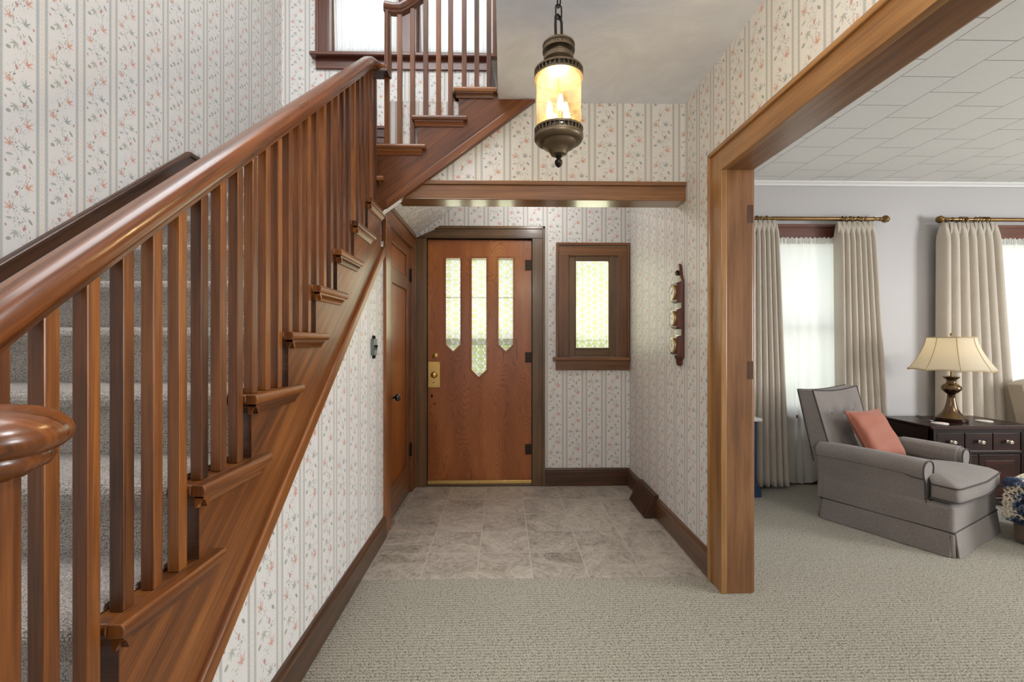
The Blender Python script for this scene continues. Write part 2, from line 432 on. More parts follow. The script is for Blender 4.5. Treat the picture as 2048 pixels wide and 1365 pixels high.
def bullseye():
    t = NT('bullseye_glass'); s = t.sep(t.uv()); z = s[0]; x = s[1]; PX = .0565; PZ = .060
    q = t.math('DIVIDE', x, PX); iq = t.math('FLOOR', q)
    dx = t.math('MULTIPLY', t.math('SUBTRACT', t.math('FRACT', q), .5), PX)
    zz = t.math('ADD', z, t.math('MULTIPLY', t.math('MODULO', t.math('ABSOLUTE', iq), 2.), PZ / 2))
    dz = t.math('WRAP', zz, PZ / 2, -PZ / 2)
    r = t.math('SQRT', t.math('ADD', t.math('MULTIPLY', dx, dx), t.math('MULTIPLY', dz, dz)))
    disc = t.mr(r, .0262, .0235); core = t.mr(r, .008, .003)
    ring = t.math('MULTIPLY', t.mr(r, .0245, .026), t.mr(r, .0292, .0276))
    cell = t.xyz(iq, t.math('FLOOR', t.math('DIVIDE', zz, PZ)), 0.)
    wn = t.new('ShaderNodeTexWhiteNoise', noise_dimensions='3D'); t.put(wn.inputs[0], cell)
    tint = t.mix(wn.outputs[0], lin((214, 217, 160)), lin((230, 230, 194)))
    tint = t.mix(t.math('MULTIPLY', core, .5), tint, lin((186, 188, 120)))
    col = t.mix(disc, lin((252, 253, 244)), tint)
    col = t.mix(t.math('MULTIPLY', ring, .7), col, lin((110, 112, 92)))
    hgt = t.math('ADD', t.mr(r, .026, .0, 0., 1., True), t.math('MULTIPLY', t.math('SINE', t.math('MULTIPLY', r, 900.)), .05))
    nr = t.bump(hgt, .8, .006)
    tr = t.new('ShaderNodeBsdfTransparent'); t.put(tr.inputs[0], col)
    tl = t.new('ShaderNodeBsdfTranslucent'); t.put(tl.inputs[0], col); t.put(tl.inputs[1], nr)
    gl = t.new('ShaderNodeBsdfGlossy'); gl.inputs['Roughness'].default_value = .05; t.put(gl.inputs['Normal'], nr)
    m = t.new('ShaderNodeMixShader'); m.inputs[0].default_value = .26; t.t.links.new(tr.outputs[0], m.inputs[1]); t.t.links.new(tl.outputs[0], m.inputs[2])
    m2 = t.new('ShaderNodeMixShader'); m2.inputs[0].default_value = .06; t.t.links.new(m.outputs[0], m2.inputs[1]); t.t.links.new(gl.outputs[0], m2.inputs[2])
    return t.done(m2.outputs[0])
def clearglass(name, col=(250, 252, 250), tl=0., seedy=0., gloss=.07):
    t = NT(name)
    tr = t.new('ShaderNodeBsdfTransparent'); tr.inputs[0].default_value = lin(col)
    gl = t.new('ShaderNodeBsdfGlossy'); gl.inputs['Roughness'].default_value = .04
    if seedy:
        b = t.bump(t.noise(t.objc(), 130, 3), seedy, .004); t.put(gl.inputs['Normal'], b)
    m = t.new('ShaderNodeMixShader'); m.inputs[0].default_value = gloss; t.t.links.new(tr.outputs[0], m.inputs[1]); t.t.links.new(gl.outputs[0], m.inputs[2]); o = m.outputs[0]
    if tl:
        tn = t.new('ShaderNodeBsdfTranslucent'); tn.inputs[0].default_value = lin(col)
        k = t.math('MULTIPLY', t.mr(t.noise(t.objc(), 110, 4, .7), .4, .75), tl)
        m3 = t.new('ShaderNodeMixShader'); t.put(m3.inputs[0], k); t.t.links.new(o, m3.inputs[1]); t.t.links.new(tn.outputs[0], m3.inputs[2]); o = m3.outputs[0]
    return t.done(o)
def sheer(name, col, tr_=.25, tl_=.6, sc=300):
    t = NT(name); uv = t.uv()
    n = t.noise(t.mapping(uv, sc=(2, sc, 1)), 1., 2)
    d = t.new('ShaderNodeBsdfDiffuse'); d.inputs[0].default_value = lin(col)
    l = t.new('ShaderNodeBsdfTranslucent'); l.inputs[0].default_value = lin(col)
    p = t.new('ShaderNodeBsdfTransparent')
    m = t.new('ShaderNodeMixShader'); m.inputs[0].default_value = tl_; t.t.links.new(d.outputs[0], m.inputs[1]); t.t.links.new(l.outputs[0], m.inputs[2])
    m2 = t.new('ShaderNodeMixShader'); t.put(m2.inputs[0], t.math('MULTIPLY', n, tr_ * 2)); t.t.links.new(m.outputs[0], m2.inputs[1]); t.t.links.new(p.outputs[0], m2.inputs[2])
    return t.done(m2.outputs[0])
def emit(name, col, st):
    t = NT(name); e = t.new('ShaderNodeEmission'); e.inputs[0].default_value = lin(col); e.inputs[1].default_value = st
    return t.done(e.outputs[0])

M = {}
M['stair'] = wood('stair_wood', (44, 22, 9), (110, 61, 23), (158, 98, 43), .36, .1)
M['stair_up'] = M['stair']
M['rail'] = wood('rail_wood', (62, 31, 12), (120, 66, 27), (160, 100, 48), .29, .2)
M['dark'] = wood('dark_trim', (34, 20, 12), (66, 42, 26), (100, 66, 42), .34, .25)
M['skirt'] = wood('skirt_wood', (24, 14, 9), (52, 31, 20), (86, 52, 32), .34, .25, blotch=.8)
M['base'] = wood('baseboard_wood', (56, 34, 20), (88, 58, 36), (122, 86, 56), .34, .25)
M['casing'] = wood('casing_wood', (118, 80, 44), (156, 112, 66), (186, 142, 94), .34, .2, blotch=.6)
M['jamb'] = wood('jamb_wood', (84, 54, 31), (124, 84, 52), (156, 112, 74), .36, .2, blotch=.7)
M['beam'] = wood('beam_wood', (94, 60, 34), (138, 95, 58), (170, 124, 82), .3, .3)
M['doorcase'] = wood('door_casing_wood', (60, 42, 25), (104, 76, 48), (134, 100, 64), .36, .2)
M['sash'] = wood('sash_wood', (78, 46, 24), (116, 74, 40), (146, 98, 56), .36, .2)
M['redwood'] = wood('window_redwood', (56, 26, 18), (94, 50, 34), (124, 74, 50), .34, .25)
M['closet'] = wood('closet_wood', (92, 52, 26), (138, 84, 46), (164, 108, 64), .33, .25)
M['oak'] = oak('door_oak', (138, 74, 30), (168, 96, 42), (190, 120, 60))
M['table'] = wood('mahogany', (20, 8, 5), (40, 17, 11), (66, 31, 19), .3, .06, spec=.22)
M['paper'] = wallpaper('floral_wallpaper'); M['paper2'] = wallpaper('floral_wallpaper_soffit', .05)
M['carpet'] = carpet('loop_carpet', (110, 104, 90), (157, 151, 134), (184, 178, 162), row=.017)
M['scarpet'] = carpet('stair_carpet', (98, 91, 85), (160, 152, 144), (198, 190, 182), row=.0085, vs=205, rib=.07)
M['tile'] = tilemat(); M['ctile'] = ceil_tile(); M['plaster'] = plaster()
M['lav'] = plain('lavender_wall', (194, 190, 190), .6, bump=.05)
M['white'] = plain('white_paint', (230, 229, 227), .5)
M['bull'] = bullseye(); M['glass'] = clearglass('window_glass')
M['drape'] = fabric('drape_linen', (194, 182, 166), (220, 211, 197), scale=500, trans=.1)
M['sheer'] = sheer('white_sheer', (248, 246, 240), .06, .6)
M['lace'] = sheer('ribbed_sheer', (250, 250, 250), .10, .62, 420)
M['lacehem'] = sheer('gathered_hem', (232, 230, 226), .05, .45, 300)
M['chair'] = fabric('chair_tweed', (100, 93, 89), (152, 143, 137), scale=900)
M['piping'] = plain('piping_cord', (70, 62, 60), .9)
M['wing'] = fabric('wing_tweed', (164, 150, 132), (196, 184, 166), scale=900)
M['coral'] = fabric('coral_satin', (150, 87, 67), (172, 107, 85), rough=.55, scale=1200, st=.2)
M['ottoman'] = fabric('ottoman_cloth', (92, 76, 66), (116, 98, 86))
M['brass'] = plain('polished_brass', (224, 188, 116), .34, 1., bump=.03, bscale=200)
M['oldbrass'] = plain('antique_brass', (132, 104, 66), .34, 1., vary=.15)
M['lantern'] = plain('bronze_lantern', (104, 88, 68), .42, .7, bump=.04, bscale=300, vary=.15)
M['iron'] = plain('dark_iron', (44, 38, 34), .4, .8)
M['bronze'] = plain('lamp_bronze', (112, 92, 70), .24, .95, vary=.12)
M['hinge'] = plain('hinge_iron', (52, 40, 30), .45, .7)
M['blackknob'] = plain('black_knob', (22, 18, 17), .12, 0., coat=.8)
M['pewter'] = plain('pewter_plate', (112, 122, 124), .36, .9, vary=.2)
M['cream'] = plain('cream_plastic', (226, 218, 196), .35)
M['coaster'] = plain('coaster_stone', (226, 220, 214), .5, vary=.12)
M['navy'] = plain('navy_paint', (38, 62, 92), .35, coat=.3)
M['grille'] = plain('register_brown', (74, 48, 34), .4, .2)
M['grille2'] = plain('register_mesh', (96, 68, 52), .42, .3)
M['black'] = plain('black_void', (8, 7, 6), .9)
M['dial'] = plain('dial_face', (232, 230, 222), .3, coat=.6)
M['weather'] = wood('plaque_wood', (54, 20, 12), (90, 38, 22), (126, 66, 40), .22, .5)
M['bulb'] = emit('lit_bulb', (255, 236, 196), 16.)
M['candle'] = plain('candle_sleeve', (240, 232, 208), .5)
M['amber'] = clearglass('amber_seeded_glass', (252, 240, 206), tl=.04, seedy=.5, gloss=.08)
M['nail'] = plain('brass_nail', (90, 70, 40), .4, .8)
def shade_mat():
    t = NT('lamp_shade_cloth')
    d = t.new('ShaderNodeBsdfDiffuse'); d.inputs[0].default_value = lin((250, 243, 228))
    l = t.new('ShaderNodeBsdfTranslucent'); l.inputs[0].default_value = lin((254, 247, 230))
    m = t.new('ShaderNodeMixShader'); m.inputs[0].default_value = .66; t.t.links.new(d.outputs[0], m.inputs[1]); t.t.links.new(l.outputs[0], m.inputs[2])
    return t.done(m.outputs[0])
M['shade'] = shade_mat(); M['shadetrim'] = plain('shade_binding', (186, 160, 120), .8)
def throwmat():
    t = NT('knit_yarn'); o = t.objc()
    n = t.noise(o, 9, 3, .6); n2 = t.noise(o, 70, 2)
    col = t.ramp(t.math('ADD', t.math('MULTIPLY', n, .95), t.math('MULTIPLY', n2, .05)), [(.40, lin((34, 50, 78))), (.5, lin((96, 110, 130))), (.56, lin((214, 202, 180)))], 'CONSTANT')
    t.bsdf(col, .9, sheen=.3, spec=.1); return t.mat
M['throw'] = throwmat()
M['bandframe'] = plain('band_frame_paint', (46, 54, 44), .5)  # for the added frame that darkens bands of the door glass
M['leafgreen'] = plain('hedge_green', (166, 182, 118), .8, bump=.6, bscale=14, vary=.35)
M['lawn'] = plain('lawn_green', (196, 206, 156), .9, vary=.25)

# ------------------------------------------------------------------ dimensions
LW = -1.93      # far left wall
SW = -.775      # wall below the stairs
FW = 3.99       # front wall
RW = 1.12       # right wall of the hall
CZ = 2.737      # hall ceiling
UC = 5.35       # upper ceiling
BY = -3.2       # rear wall
LX = 6.6        # far right wall of the living room
OY = 2.392      # outer edge of the opening's casing
TZ = lambda k: .17 + .19 * (k - 1)          # lower flight tread heights
TY = lambda k: .173 + .2325 * (k - 1)       # nosing of tread k
LZ = 2.26       # landing

# ------------------------------------------------------------------ shell
m = MB()
m.box(LW - .15, 1.19, BY, 2.43, -.12, 0, g=(0, 1, 0)); m.box(1.19, LX, BY, FW + .15, -.12, 0, g=(0, 1, 0))
struct('floor_carpet', m, M['carpet'], 'beige looped carpet covering hall and living room floor', 'carpet')
m = MB().box(LW - .15, 1.19, 2.43, FW + .15, -.12, -.003, g=(0, 1, 0))
struct('floor', m, M['tile'], 'grey brown swirled stone tiles at the front door', 'tile floor')

m = MB().box(LW - .15, LW, BY, FW + .15, 0, UC, g=(0, 0, 1))
struct('wall_left', m, M['paper'], 'striped floral wallpapered wall beyond the stairs', 'wall')

# front wall with its openings
D0, D1, DZ = -.668, .256, 2.176     # front door
S0, S1, SZ0, SZ1 = .579, 1.012, 1.136, 2.03   # sidelight sash opening
W0, W1, WZ0, WZ1 = -1.519, -.06, 3.77, 4.95   # landing windows
m = MB(); Y0, Y1 = FW, FW + .15
def fw(x0, x1, z0, z1): m.box(x0, x1, Y0, Y1, z0, z1, g=(0, 0, 1))
fw(LW, D0, 0, WZ0); fw(D0, D1, DZ, WZ0); fw(D1, S0, 0, WZ0); fw(S0, S1, 0, SZ0); fw(S0, S1, SZ1, WZ0); fw(S1, 1.2, 0, WZ0)
fw(LW, W0, WZ0, UC); fw(W0, W1, WZ1, UC); fw(W1, 1.2, WZ0, UC)
struct('wall_front', m, M['paper'], 'wallpapered wall around the front door and landing windows', 'wall')

# right wall of the hall (opening to the living room from OY towards the camera)
m = MB(); m.box(RW, 1.19, 2.275, FW, 0, UC, g=(0, 0, 1)); m.box(RW, 1.19, BY, 2.275, 2.155, UC, g=(0, 0, 1)); m.box(RW, 1.19, BY, -1.6, 0, 2.155, g=(0, 0, 1))
struct('wall_right', m, M['paper'], 'wallpapered wall between front door and wide opening', 'wall')
m = MB(); m.box(1.19, 1.26, 2.275, FW, 0, 2.75, g=(0, 0, 1)); m.box(1.19, 1.26, BY, 2.275, 2.155, 2.75, g=(0, 0, 1)); m.box(1.19, 1.26, BY, -1.6, 0, 2.155, g=(0, 0, 1))
struct('wall_living', m, M['lav'], 'lavender painted living room side of the opening wall', 'wall')

# living room front wall with two windows
A0, A1, B0, B1, LZ0, LZ1 = 2.36, 3.04, 4.2, 4.88, .62, 2.19
m = MB()
def lw(x0, x1, z0, z1): m.box(x0, x1, FW, FW + .15, z0, z1)
lw(1.2, A0, 0, 2.75); lw(A0, A1, 0, LZ0); lw(A0, A1, LZ1, 2.75); lw(A1, B0, 0, 2.75); lw(B0, B1, 0, LZ0); lw(B0, B1, LZ1, 2.75); lw(B1, LX + .1, 0, 2.75)
struct('wall_living_front', m, M['lav'], 'lavender painted living room wall with two curtained windows', 'wall')
m = MB(); m.box(LX, LX + .1, BY, -1.5, 0, 2.75); m.box(LX, LX + .1, -1.5, 2.3, 0, .7); m.box(LX, LX + .1, -1.5, 2.3, 2.2, 2.75); m.box(LX, LX + .1, 2.3, FW, 0, 2.75)
struct('wall_living_right', m, M['lav'], 'far right wall of the living room', 'wall')
m = MB(); m.box(1.26, LX, BY - .1, BY, 0, 2.75); m.box(LW, -1.2, BY - .1, BY, 0, UC); m.box(-1.2, .6, BY - .1, BY, 0, .8); m.box(-1.2, .6, BY - .1, BY, 2.1, UC); m.box(.6, 1.26, BY - .1, BY, 0, UC)
struct('wall_rear', m, M['lav'], 'rear wall behind the viewer', 'wall')
m = MB().box(1.19, LX + .1, BY - .1, FW + .15, 2.69, 2.80)
struct('ceiling_living', m, M['ctile'], 'white square tiled ceiling of the living room', 'ceiling')
m = MB(); m.prism([(FW, 2.655), (FW - .03, 2.655), (FW - .032, 2.668), (FW - .05, 2.682), (FW - .052, 2.69), (FW, 2.69)], 'x', 1.26, LX)
struct('trim_1', m, M['white'], 'white cornice moulding above the lavender wall', 'trim', smooth=30)
# hall ceiling = edge of the upper floor
m = MB(); m.box(-.03, RW, BY, 2.765, CZ, 2.99)
struct('ceiling', m, M['plaster'], 'swirled plaster ceiling above the hall lantern', 'ceiling')
m = MB(); m.box(-.03, RW, BY, FW, 2.99, 3.0, g=(0, 1, 0))
struct('floor_upper', m, M['scarpet'], 'carpeted upstairs floor at the top of the stairs', 'carpet')
m = MB(); m.box(LW - .15, LX * 0 + 1.3, BY - .1, FW + .15, UC, UC + .1)
struct('ceiling_upper', m, M['white'], 'ceiling above the stairwell', 'ceiling')
m = MB(); m.box(LW, -.03, BY, -.35, CZ, 3.0); m.box(LW, -.10, -.45, -.35, 3.0, UC)
struct('ceiling_rear', m, M['plaster'], 'plaster ceiling of the rear hall behind the stairs', 'ceiling')

# wall above the beam
m = MB(); m.box(-.72, RW, 2.765, 2.89, 2.23, CZ, g=(0, 0, 1))
struct('wall_beam', m, M['paper'], 'wallpapered wall panel above the wooden beam', 'wall')
m = MB()
m.box(-.64, RW, 2.75, 2.894, 2.135, 2.225); m.box(-.64, RW + .004, 2.738, 2.80, 2.225, 2.25); m.box(-.64, RW, 2.745, 2.76, 2.134, 2.142)
struct('trim_2', m, M['beam'], 'brown wooden beam spanning the vestibule opening', 'beam', bev=.003)

# wall below the stairs
SL = .825
zS = lambda y: .424 + SL * (y - 1.149)          # lower edge of the stringer
yb = 1.149 - .424 / SL
m = MB(); m.prism([(yb + .02, 0), (2.955, 0), (2.955, zS(2.955) + .02), (2.70, zS(2.70) + .02)], 'x', SW - .1, SW, g=(0, 0, 1))
struct('wall_stair', m, M['paper'], 'triangular wallpapered wall below the stairs', 'wall')
# vestibule side wall round the closet door
m = MB(); m.box(-.88, -.785, 3.93, FW, 0, 2.19, g=(0, 0, 1)); m.box(-.88, -.785, 2.955, 3.93, 2.09, 2.19, g=(0, 0, 1)); m.box(-.88, -.785, 2.955, 3.10, 0, 2.09, g=(0, 0, 1))
struct('wall_closet', m, M['paper'], 'narrow wall around the closet door', 'wall')
# sloping papered soffit below the upper flight
def soff(x):
    return 2.185 + max(0, x + .79) * .70 if x < -.74 else 2.22 + (x + .74) * (.72 if x < -.5 else .76) + (.0)
xs = [-.80 + .03 * i for i in range(26)]
m = MB()
m.strip([(x, soff(x)) for x in xs], 'y', 2.80, FW, .03, g=(.81, 0, .586))
struct('ceiling_soffit', m, M['paper2'], 'sloping wallpapered soffit above the closet door', 'ceiling', smooth=40)

# ------------------------------------------------------------------ baseboards
def bprof(d=.02, h=.148):
    return [(0, 0), (d, 0), (d, h - .03), (d - .004, h - .026), (d - .002, h - .016), (d - .008, h - .003), (d - .011, h), (0, h)]
m = MB(); m.prism([(RW - a, b) for a, b in bprof()], 'y', 3.62, FW); m.prism([(RW - a, b) for a, b in bprof()], 'y', 2.392, 3.23)
struct('baseboard_right', m, M['base'], 'dark wood baseboard along the right hall wall', 'baseboard', smooth=25)
m = MB(); m.prism([(FW - a, b) for a, b in bprof(.02, .154)], 'x', .369, RW)
struct('baseboard_front', m, M['dark'], 'dark wood baseboard beside the front door', 'baseboard', smooth=25)
m = MB(); m.prism([(SW + a, b) for a, b in bprof(.02, .142)], 'y', yb, 2.945)
struct('baseboard_left', m, M['base'], 'dark wood baseboard below the staircase wall', 'baseboard', smooth=25)
m = MB(); m.prism([(FW - a, b) for a, b in bprof(.018, .14)], 'x', 1.26, LX)
struct('baseboard_living', m, M['dark'], 'dark baseboard behind the living room curtains', 'baseboard', smooth=25)

# ------------------------------------------------------------------ wide opening casing
def frame_casing(name, label):
    t = thing(name, label, 'door frame', (1.18, 2.275, 0), kind='structure')
    y0 = -1.6
    m = MB(); m.box(1.124, 1.264, 2.262, 2.29, 0, 2.17); obj('jamb', m, M['jamb'], t, bev=.004)
    m = MB(); m.box(1.124, 1.264, y0, 2.29, 2.143, 2.172); obj('soffit', m, M['jamb'], t, bev=.004)
    # hall side casing: flat board, raised back band and inner bead
    m = MB(); m.box(1.102, 1.127, 2.2635, 2.375, 0, 2.262); m.box(1.100, 1.13, 2.2605, 2.283, 0, 2.16)
    obj('side_casing', m, M['casing'], t, bev=.003)
    m = MB(); m.box(1.088, 1.122, 2.372, 2.392, 0, 2.267); obj('back_band', m, M['casing'], t, bev=.004)
    m = MB(); m.box(1.1021, 1.1219, y0, 2.3755, 2.15, 2.248); m.box(1.099, 1.13, y0, 2.28, 2.1415, 2.160)
    obj('head_casing', m, M['casing'], t, bev=.003)
    m = MB(); m.box(1.088, 1.122, y0, 2.392, 2.246, 2.268); obj('head_band', m, M['casing'], t, bev=.004)
    m = MB(); m.box(1.258, 1.278, 2.275, 2.39, 0, 2.262); m.box(1.258, 1.278, y0, 2.39, 2.15, 2.262); obj('rear_casing', m, M['jamb'], t, bev=.003)
    # two filled hinge mortises
    for z in (1.92, 1.13):
        m = MB(); m.box(1.235, 1.2635, 2.2605, 2.263, z - .045, z + .045); obj('hinge_mortise', m, M['base'], t)
frame_casing('door_3', 'wide brown wood cased opening into the living room')

# ------------------------------------------------------------------ front door
t = thing('door_1', 'reddish oak front door with three narrow bottle glass lights', 'door', (-.2, FW, 0), kind='structure')
def wpoly(x0, x1, zt, zb, tip): return [(x0, zt), (x1, zt), (x1, zb), ((x0 + x1) / 2, tip), (x0, zb)]
LT = [(-.51, -.37, 2.013, 1.243, 1.177), (-.282, -.141, 2.013, 1.018, .948), (-.046, .095, 2.013, 1.243, 1.177)]
YD = FW + .022; YDB = YD + .045
m = MB()
# door leaf cut round the three pointed lights: full-height strips and the bits above and below each light
X = [D0 + .004]
for l in LT: X += [l[0], l[1]]
X.append(D1 - .004); zb_, zt_ = .045, DZ - .004
for i in range(0, 8, 2): m.box(X[i], X[i + 1], YD, YDB, zb_, zt_, g=(0, 0, 1))
for (x0, x1, zt, zb, tip) in LT:
    m.box(x0, x1, YD, YDB, zt, zt_, g=(0, 0, 1))
    xm = (x0 + x1) / 2
    m.prism([(x0, zb_), (xm, zb_), (xm, tip), (x0, zb)], 'y', YD, YDB, g=(0, 0, 1)); m.prism([(xm, zb_), (x1, zb_), (x1, zb), (xm, tip)], 'y', YD, YDB, g=(0, 0, 1))
leaf = obj('door_leaf', m, M['oak'], t)
for l in LT:
    p = wpoly(*l); c = V((sum(q[0] for q in p) / 5, sum(q[1] for q in p) / 5)); n = len(p)
    def inset(d):
        out = []
        for i in range(n):
            a, b, cc = V(p[i - 1]), V(p[i]), V(p[(i + 1) % n]); e1 = (b - a).normalized(); e2 = (cc - b).normalized()
            n1 = V((-e1.y, e1.x)); n2 = V((-e2.y, e2.x)); k = (n1 + n2).normalized(); s = d / max(.3, k.dot(n1)); out.append(b + k * s)
        return out
    fr = MB(); o1, i1 = inset(.011), inset(-.007)
    for i in range(n):
        j = (i + 1) % n
        fr.prism([tuple(o1[i]), tuple(o1[j]), tuple(i1[j]), tuple(i1[i])], 'y', YD - .006, YD + .01, g=tuple(V((p[j][0] - p[i][0], 0, p[j][1] - p[i][1])).normalized()))
    f = obj('light_moulding', fr, M['oak'], t, bev=.002)
    g = MB(); g.add([(q[0], YD + .024, q[1]) for q in p], [list(range(n))], (0, 0, 1)); obj('glass_pane', g, M['bull'], f, fix=False)
# threshold, sweep, hardware
m = MB(); m.box(D0 + .002, D1 - .002, YD - .014, YD, .014, .044); sw = obj('door_sweep', m, M['brass'], t, bev=.002)
m = MB()
for i in range(5): m.lathe([(0, -.003), (.0035, -.002), (.0035, 0)], (D0 + .08 + i * .19, YD - .014, .028), 8, 'y')
obj('screw', m, M['nail'], sw)
m = MB(); m.box(D0, D1, FW - .01, FW + .15, -.002, .013); obj('threshold', m, M['dark'], t, bev=.003)
for z in (1.949, 1.13, .314):
    m = MB(); m.box(.196, .25, YD - .004, YD, z - .046, z + .046); m.tube([(.257, YD - .006, z - .048), (.257, YD - .006, z + .048)], .006, 10)
    h = obj('hinge', m, M['hinge'], t, bev=.001)
    m = MB()
    for a, b in ((.21, .03), (.235, .03), (.21, 0), (.235, 0), (.21, -.03), (.235, -.03)): m.lathe([(0, -.0055), (.004, -.0045), (.004, -.002)], (a, YD - .002, z + b), 8, 'y')
    obj('hinge_screw', m, M['iron'], h)
m = MB(); m.box(-.662, -.557, YD - .005, YD, .865, 1.093); pl = obj('lock_plate', m, M['brass'], t, bev=.003)
m = MB(); m.lathe([(0, -.066), (.018, -.064), (.027, -.055), (.028, -.045), (.02, -.034), (.011, -.026), (.011, -.012), (.024, -.008), (.026, -.004), (.026, 0)], (-.603, YD - .004, .978), 24, 'y')
obj('door_knob', m, M['brass'], pl, smooth=50)
m = MB()
for a, b in ((-.57, 1.08), (-.57, .878), (-.61, .91), (-.617, .906)): m.lathe([(0, -.007), (.004, -.006), (.004, -.003)], (a, YD - .002, b), 8, 'y')
obj('plate_screw', m, M['iron'], pl)
m = MB(); m.lathe([(0, -.016), (.008, -.015), (.011, -.012), (.02, -.011), (.026, -.006), (.027, 0)], (-.599, YD, 1.146), 24, 'y')
obj('deadbolt', m, M['brass'], t, smooth=50)
m = MB(); m.ball((-.628, YD, .79), .013, 12, 8, (.8, .5, 1.1)); m.ball((-.603, YD, .72), .008, 10, 6, (1, .5, 1)); obj('filled_keyhole', m, M['hinge'], t, smooth=60)
# casing
m = MB(); m.box(D1 + .002, .352, FW - .02, FW, 0, 2.1775); obj('side_casing', m, M['doorcase'], t, bev=.003)
m = MB(); m.box(.347, .369, FW - .032, FW, 0, 2.284); obj('back_band', m, M['doorcase'], t, bev=.004)
m = MB(); m.box(-.78, D0 - .002, FW - .02, FW, 0, 2.175); m.box(-.78, -.76, FW - .028, FW, 0, 2.175); obj('side_casing', m, M['doorcase'], t, bev=.003)
m = MB(); m.prism([(-.765, 2.178), (.352, 2.178), (.352, 2.262), (-.575, 2.262)], 'y', FW - .02, FW, g=(1, 0, 0)); obj('head_casing', m, M['doorcase'], t, bev=.003)
m = MB(); m.prism([(-.60, 2.258), (.369, 2.258), (.369, 2.284), (-.551, 2.284)], 'y', FW - .032, FW, g=(1, 0, 0)); obj('head_band', m, M['doorcase'], t, bev=.004)
m = MB(); m.box(D0 - .005, D0 + .014, FW + .072, FW + .10, 0, DZ); m.box(D1 - .014, D1 + .005, FW + .072, FW + .10, 0, DZ); m.box(D0, D1, FW + .072, FW + .10, DZ - .014, DZ + .005); m.box(D0 - .012, D0, FW - .004, FW + .15, 0, DZ); m.box(D1, D1 + .012, FW - .004, FW + .15, 0, DZ); m.box(D0, D1, FW - .004, FW + .15, DZ, DZ + .012)
obj('jamb', m, M['doorcase'], t)

# added frame outside the front door, placed to make dark bands in its glass
t = thing('band_frame', 'added dark frame giving the front door glass its dark bands', 'door', (-.2, FW + .2, 0), kind='structure')
m = MB(); ya, yb3 = FW + .17, FW + .20
m.box(D0 - .03, -.520, ya, yb3, 0, 2.2); m.box(.108, D1 + .03, ya, yb3, 0, 2.2); m.box(-.520, .108, ya, yb3, 2.018, 2.2); m.box(-.520, .108, ya, yb3, .0, .985)
m.box(-.520, .108, ya, yb3, 1.236, 1.298); m.box(-.520, .108, ya, yb3, 1.668, 1.680); obj('frame', m, M['bandframe'], t, bev=.003)

# ------------------------------------------------------------------ sidelight window
t = thing('window_1', 'small brown wood framed bottle glass window beside front door', 'window', (.79, FW, 1.0), kind='structure')
m = MB(); yc = FW - .02
m.box(.486, S0, yc, FW, 1.14, 2.105); m.box(S1, 1.095, yc, FW, 1.14, 2.105); obj('side_casing', m, M['sash'], t, bev=.003)
m = MB(); m.box(.4861, 1.0949, yc - .001, FW, SZ1, 2.11); obj('head_casing', m, M['sash'], t, bev=.003)
m = MB(); m.box(.466, .488, FW - .034, FW, 1.135, 2.139); m.box(1.093, 1.115, FW - .034, FW, 1.135, 2.139); m.box(.466, 1.115, FW - .035, FW, 2.118, 2.141); obj('back_band', m, M['sash'], t, bev=.004)
m = MB(); m.box(.436, 1.117, FW - .06, FW + .03, 1.105, 1.135); obj('sill', m, M['sash'], t, bev=.006, seg=3)
m = MB(); m.box(.466, 1.115, FW - .022, FW, 1.018, 1.106); obj('apron', m, M['sash'], t, bev=.003)
m = MB(); g0, g1, h0, h1 = .64, .944, 1.216, 1.982; ys, ye = FW + .004, FW + .04
m.box(S0, g0, ys, ye, SZ0, SZ1); m.box(g1, S1, ys, ye, SZ0, SZ1); m.box(g0, g1, ys + .0005, ye, SZ0, h0); m.box(g0, g1, ys + .0005, ye, h1, SZ1)
m.box(g0, g0 + .008, ys + .008, ye, h0, h1); m.box(g1 - .008, g1, ys + .008, ye, h0, h1)
sa = obj('sash', m, M['doorcase'], t, bev=.003)
m = MB(); m.add([(g0, ys + .02, h0), (g1, ys + .02, h0), (g1, ys + .02, h1), (g0, ys + .02, h1)], [(0, 1, 2, 3)], (0, 0, 1)); obj('glass_pane', m, M['bull'], sa, fix=False)

# ------------------------------------------------------------------ closet door
t = thing('door_2', 'brown panelled closet door with black knob below stairs', 'door', (-.79, 3.5, 0), kind='structure')
xf = -.785
m = MB(); m.box(xf, xf + .022, 2.955, 3.10, 0, 2.16, g=(0, 0, 1)); m.box(xf, xf + .03, 2.945, 2.965, 0, 2.16); obj('side_casing', m, M['closet'], t, bev=.003)
m = MB(); m.box(xf, xf + .022, 3.845, 3.955, 0, 2.16); m.box(xf, xf + .03, 3.94, 3.96, 0, 2.16); obj('side_casing', m, M['closet'], t, bev=.003)
m = MB(); m.box(xf - .001, xf + .022, 2.956, 3.955, 2.085, 2.165); m.box(xf, xf + .034, 2.95, 3.96, 2.16, 2.183); obj('head_casing', m, M['doorcase'], t, bev=.003)
m = MB(); xd = xf + .001; xb = xf - .03; y0, y1 = 3.103, 3.842
m.box(xb, xd, y0, y0 + .11, .02, 2.082); m.box(xb, xd, y1 - .11, y1, .02, 2.082)
m.box(xb, xd - .0005, y0 + .11, y1 - .11, 1.985, 2.082); m.box(xb, xd - .0005, y0 + .11, y1 - .11, 1.70, 1.80); m.box(xb, xd - .0005, y0 + .11, y1 - .11, .02, .24)
fr = obj('door_leaf', m, M['closet'], t, bev=.004)
m = MB(); m.box(xb, xd - .014, y0 + .1, y1 - .1, .23, 1.71, g=(0, 0, 1)); m.box(xb, xd - .014, y0 + .1, y1 - .1, 1.79, 1.995, g=(0, 0, 1)); obj('panel', m, M['oak'], fr)
m = MB()
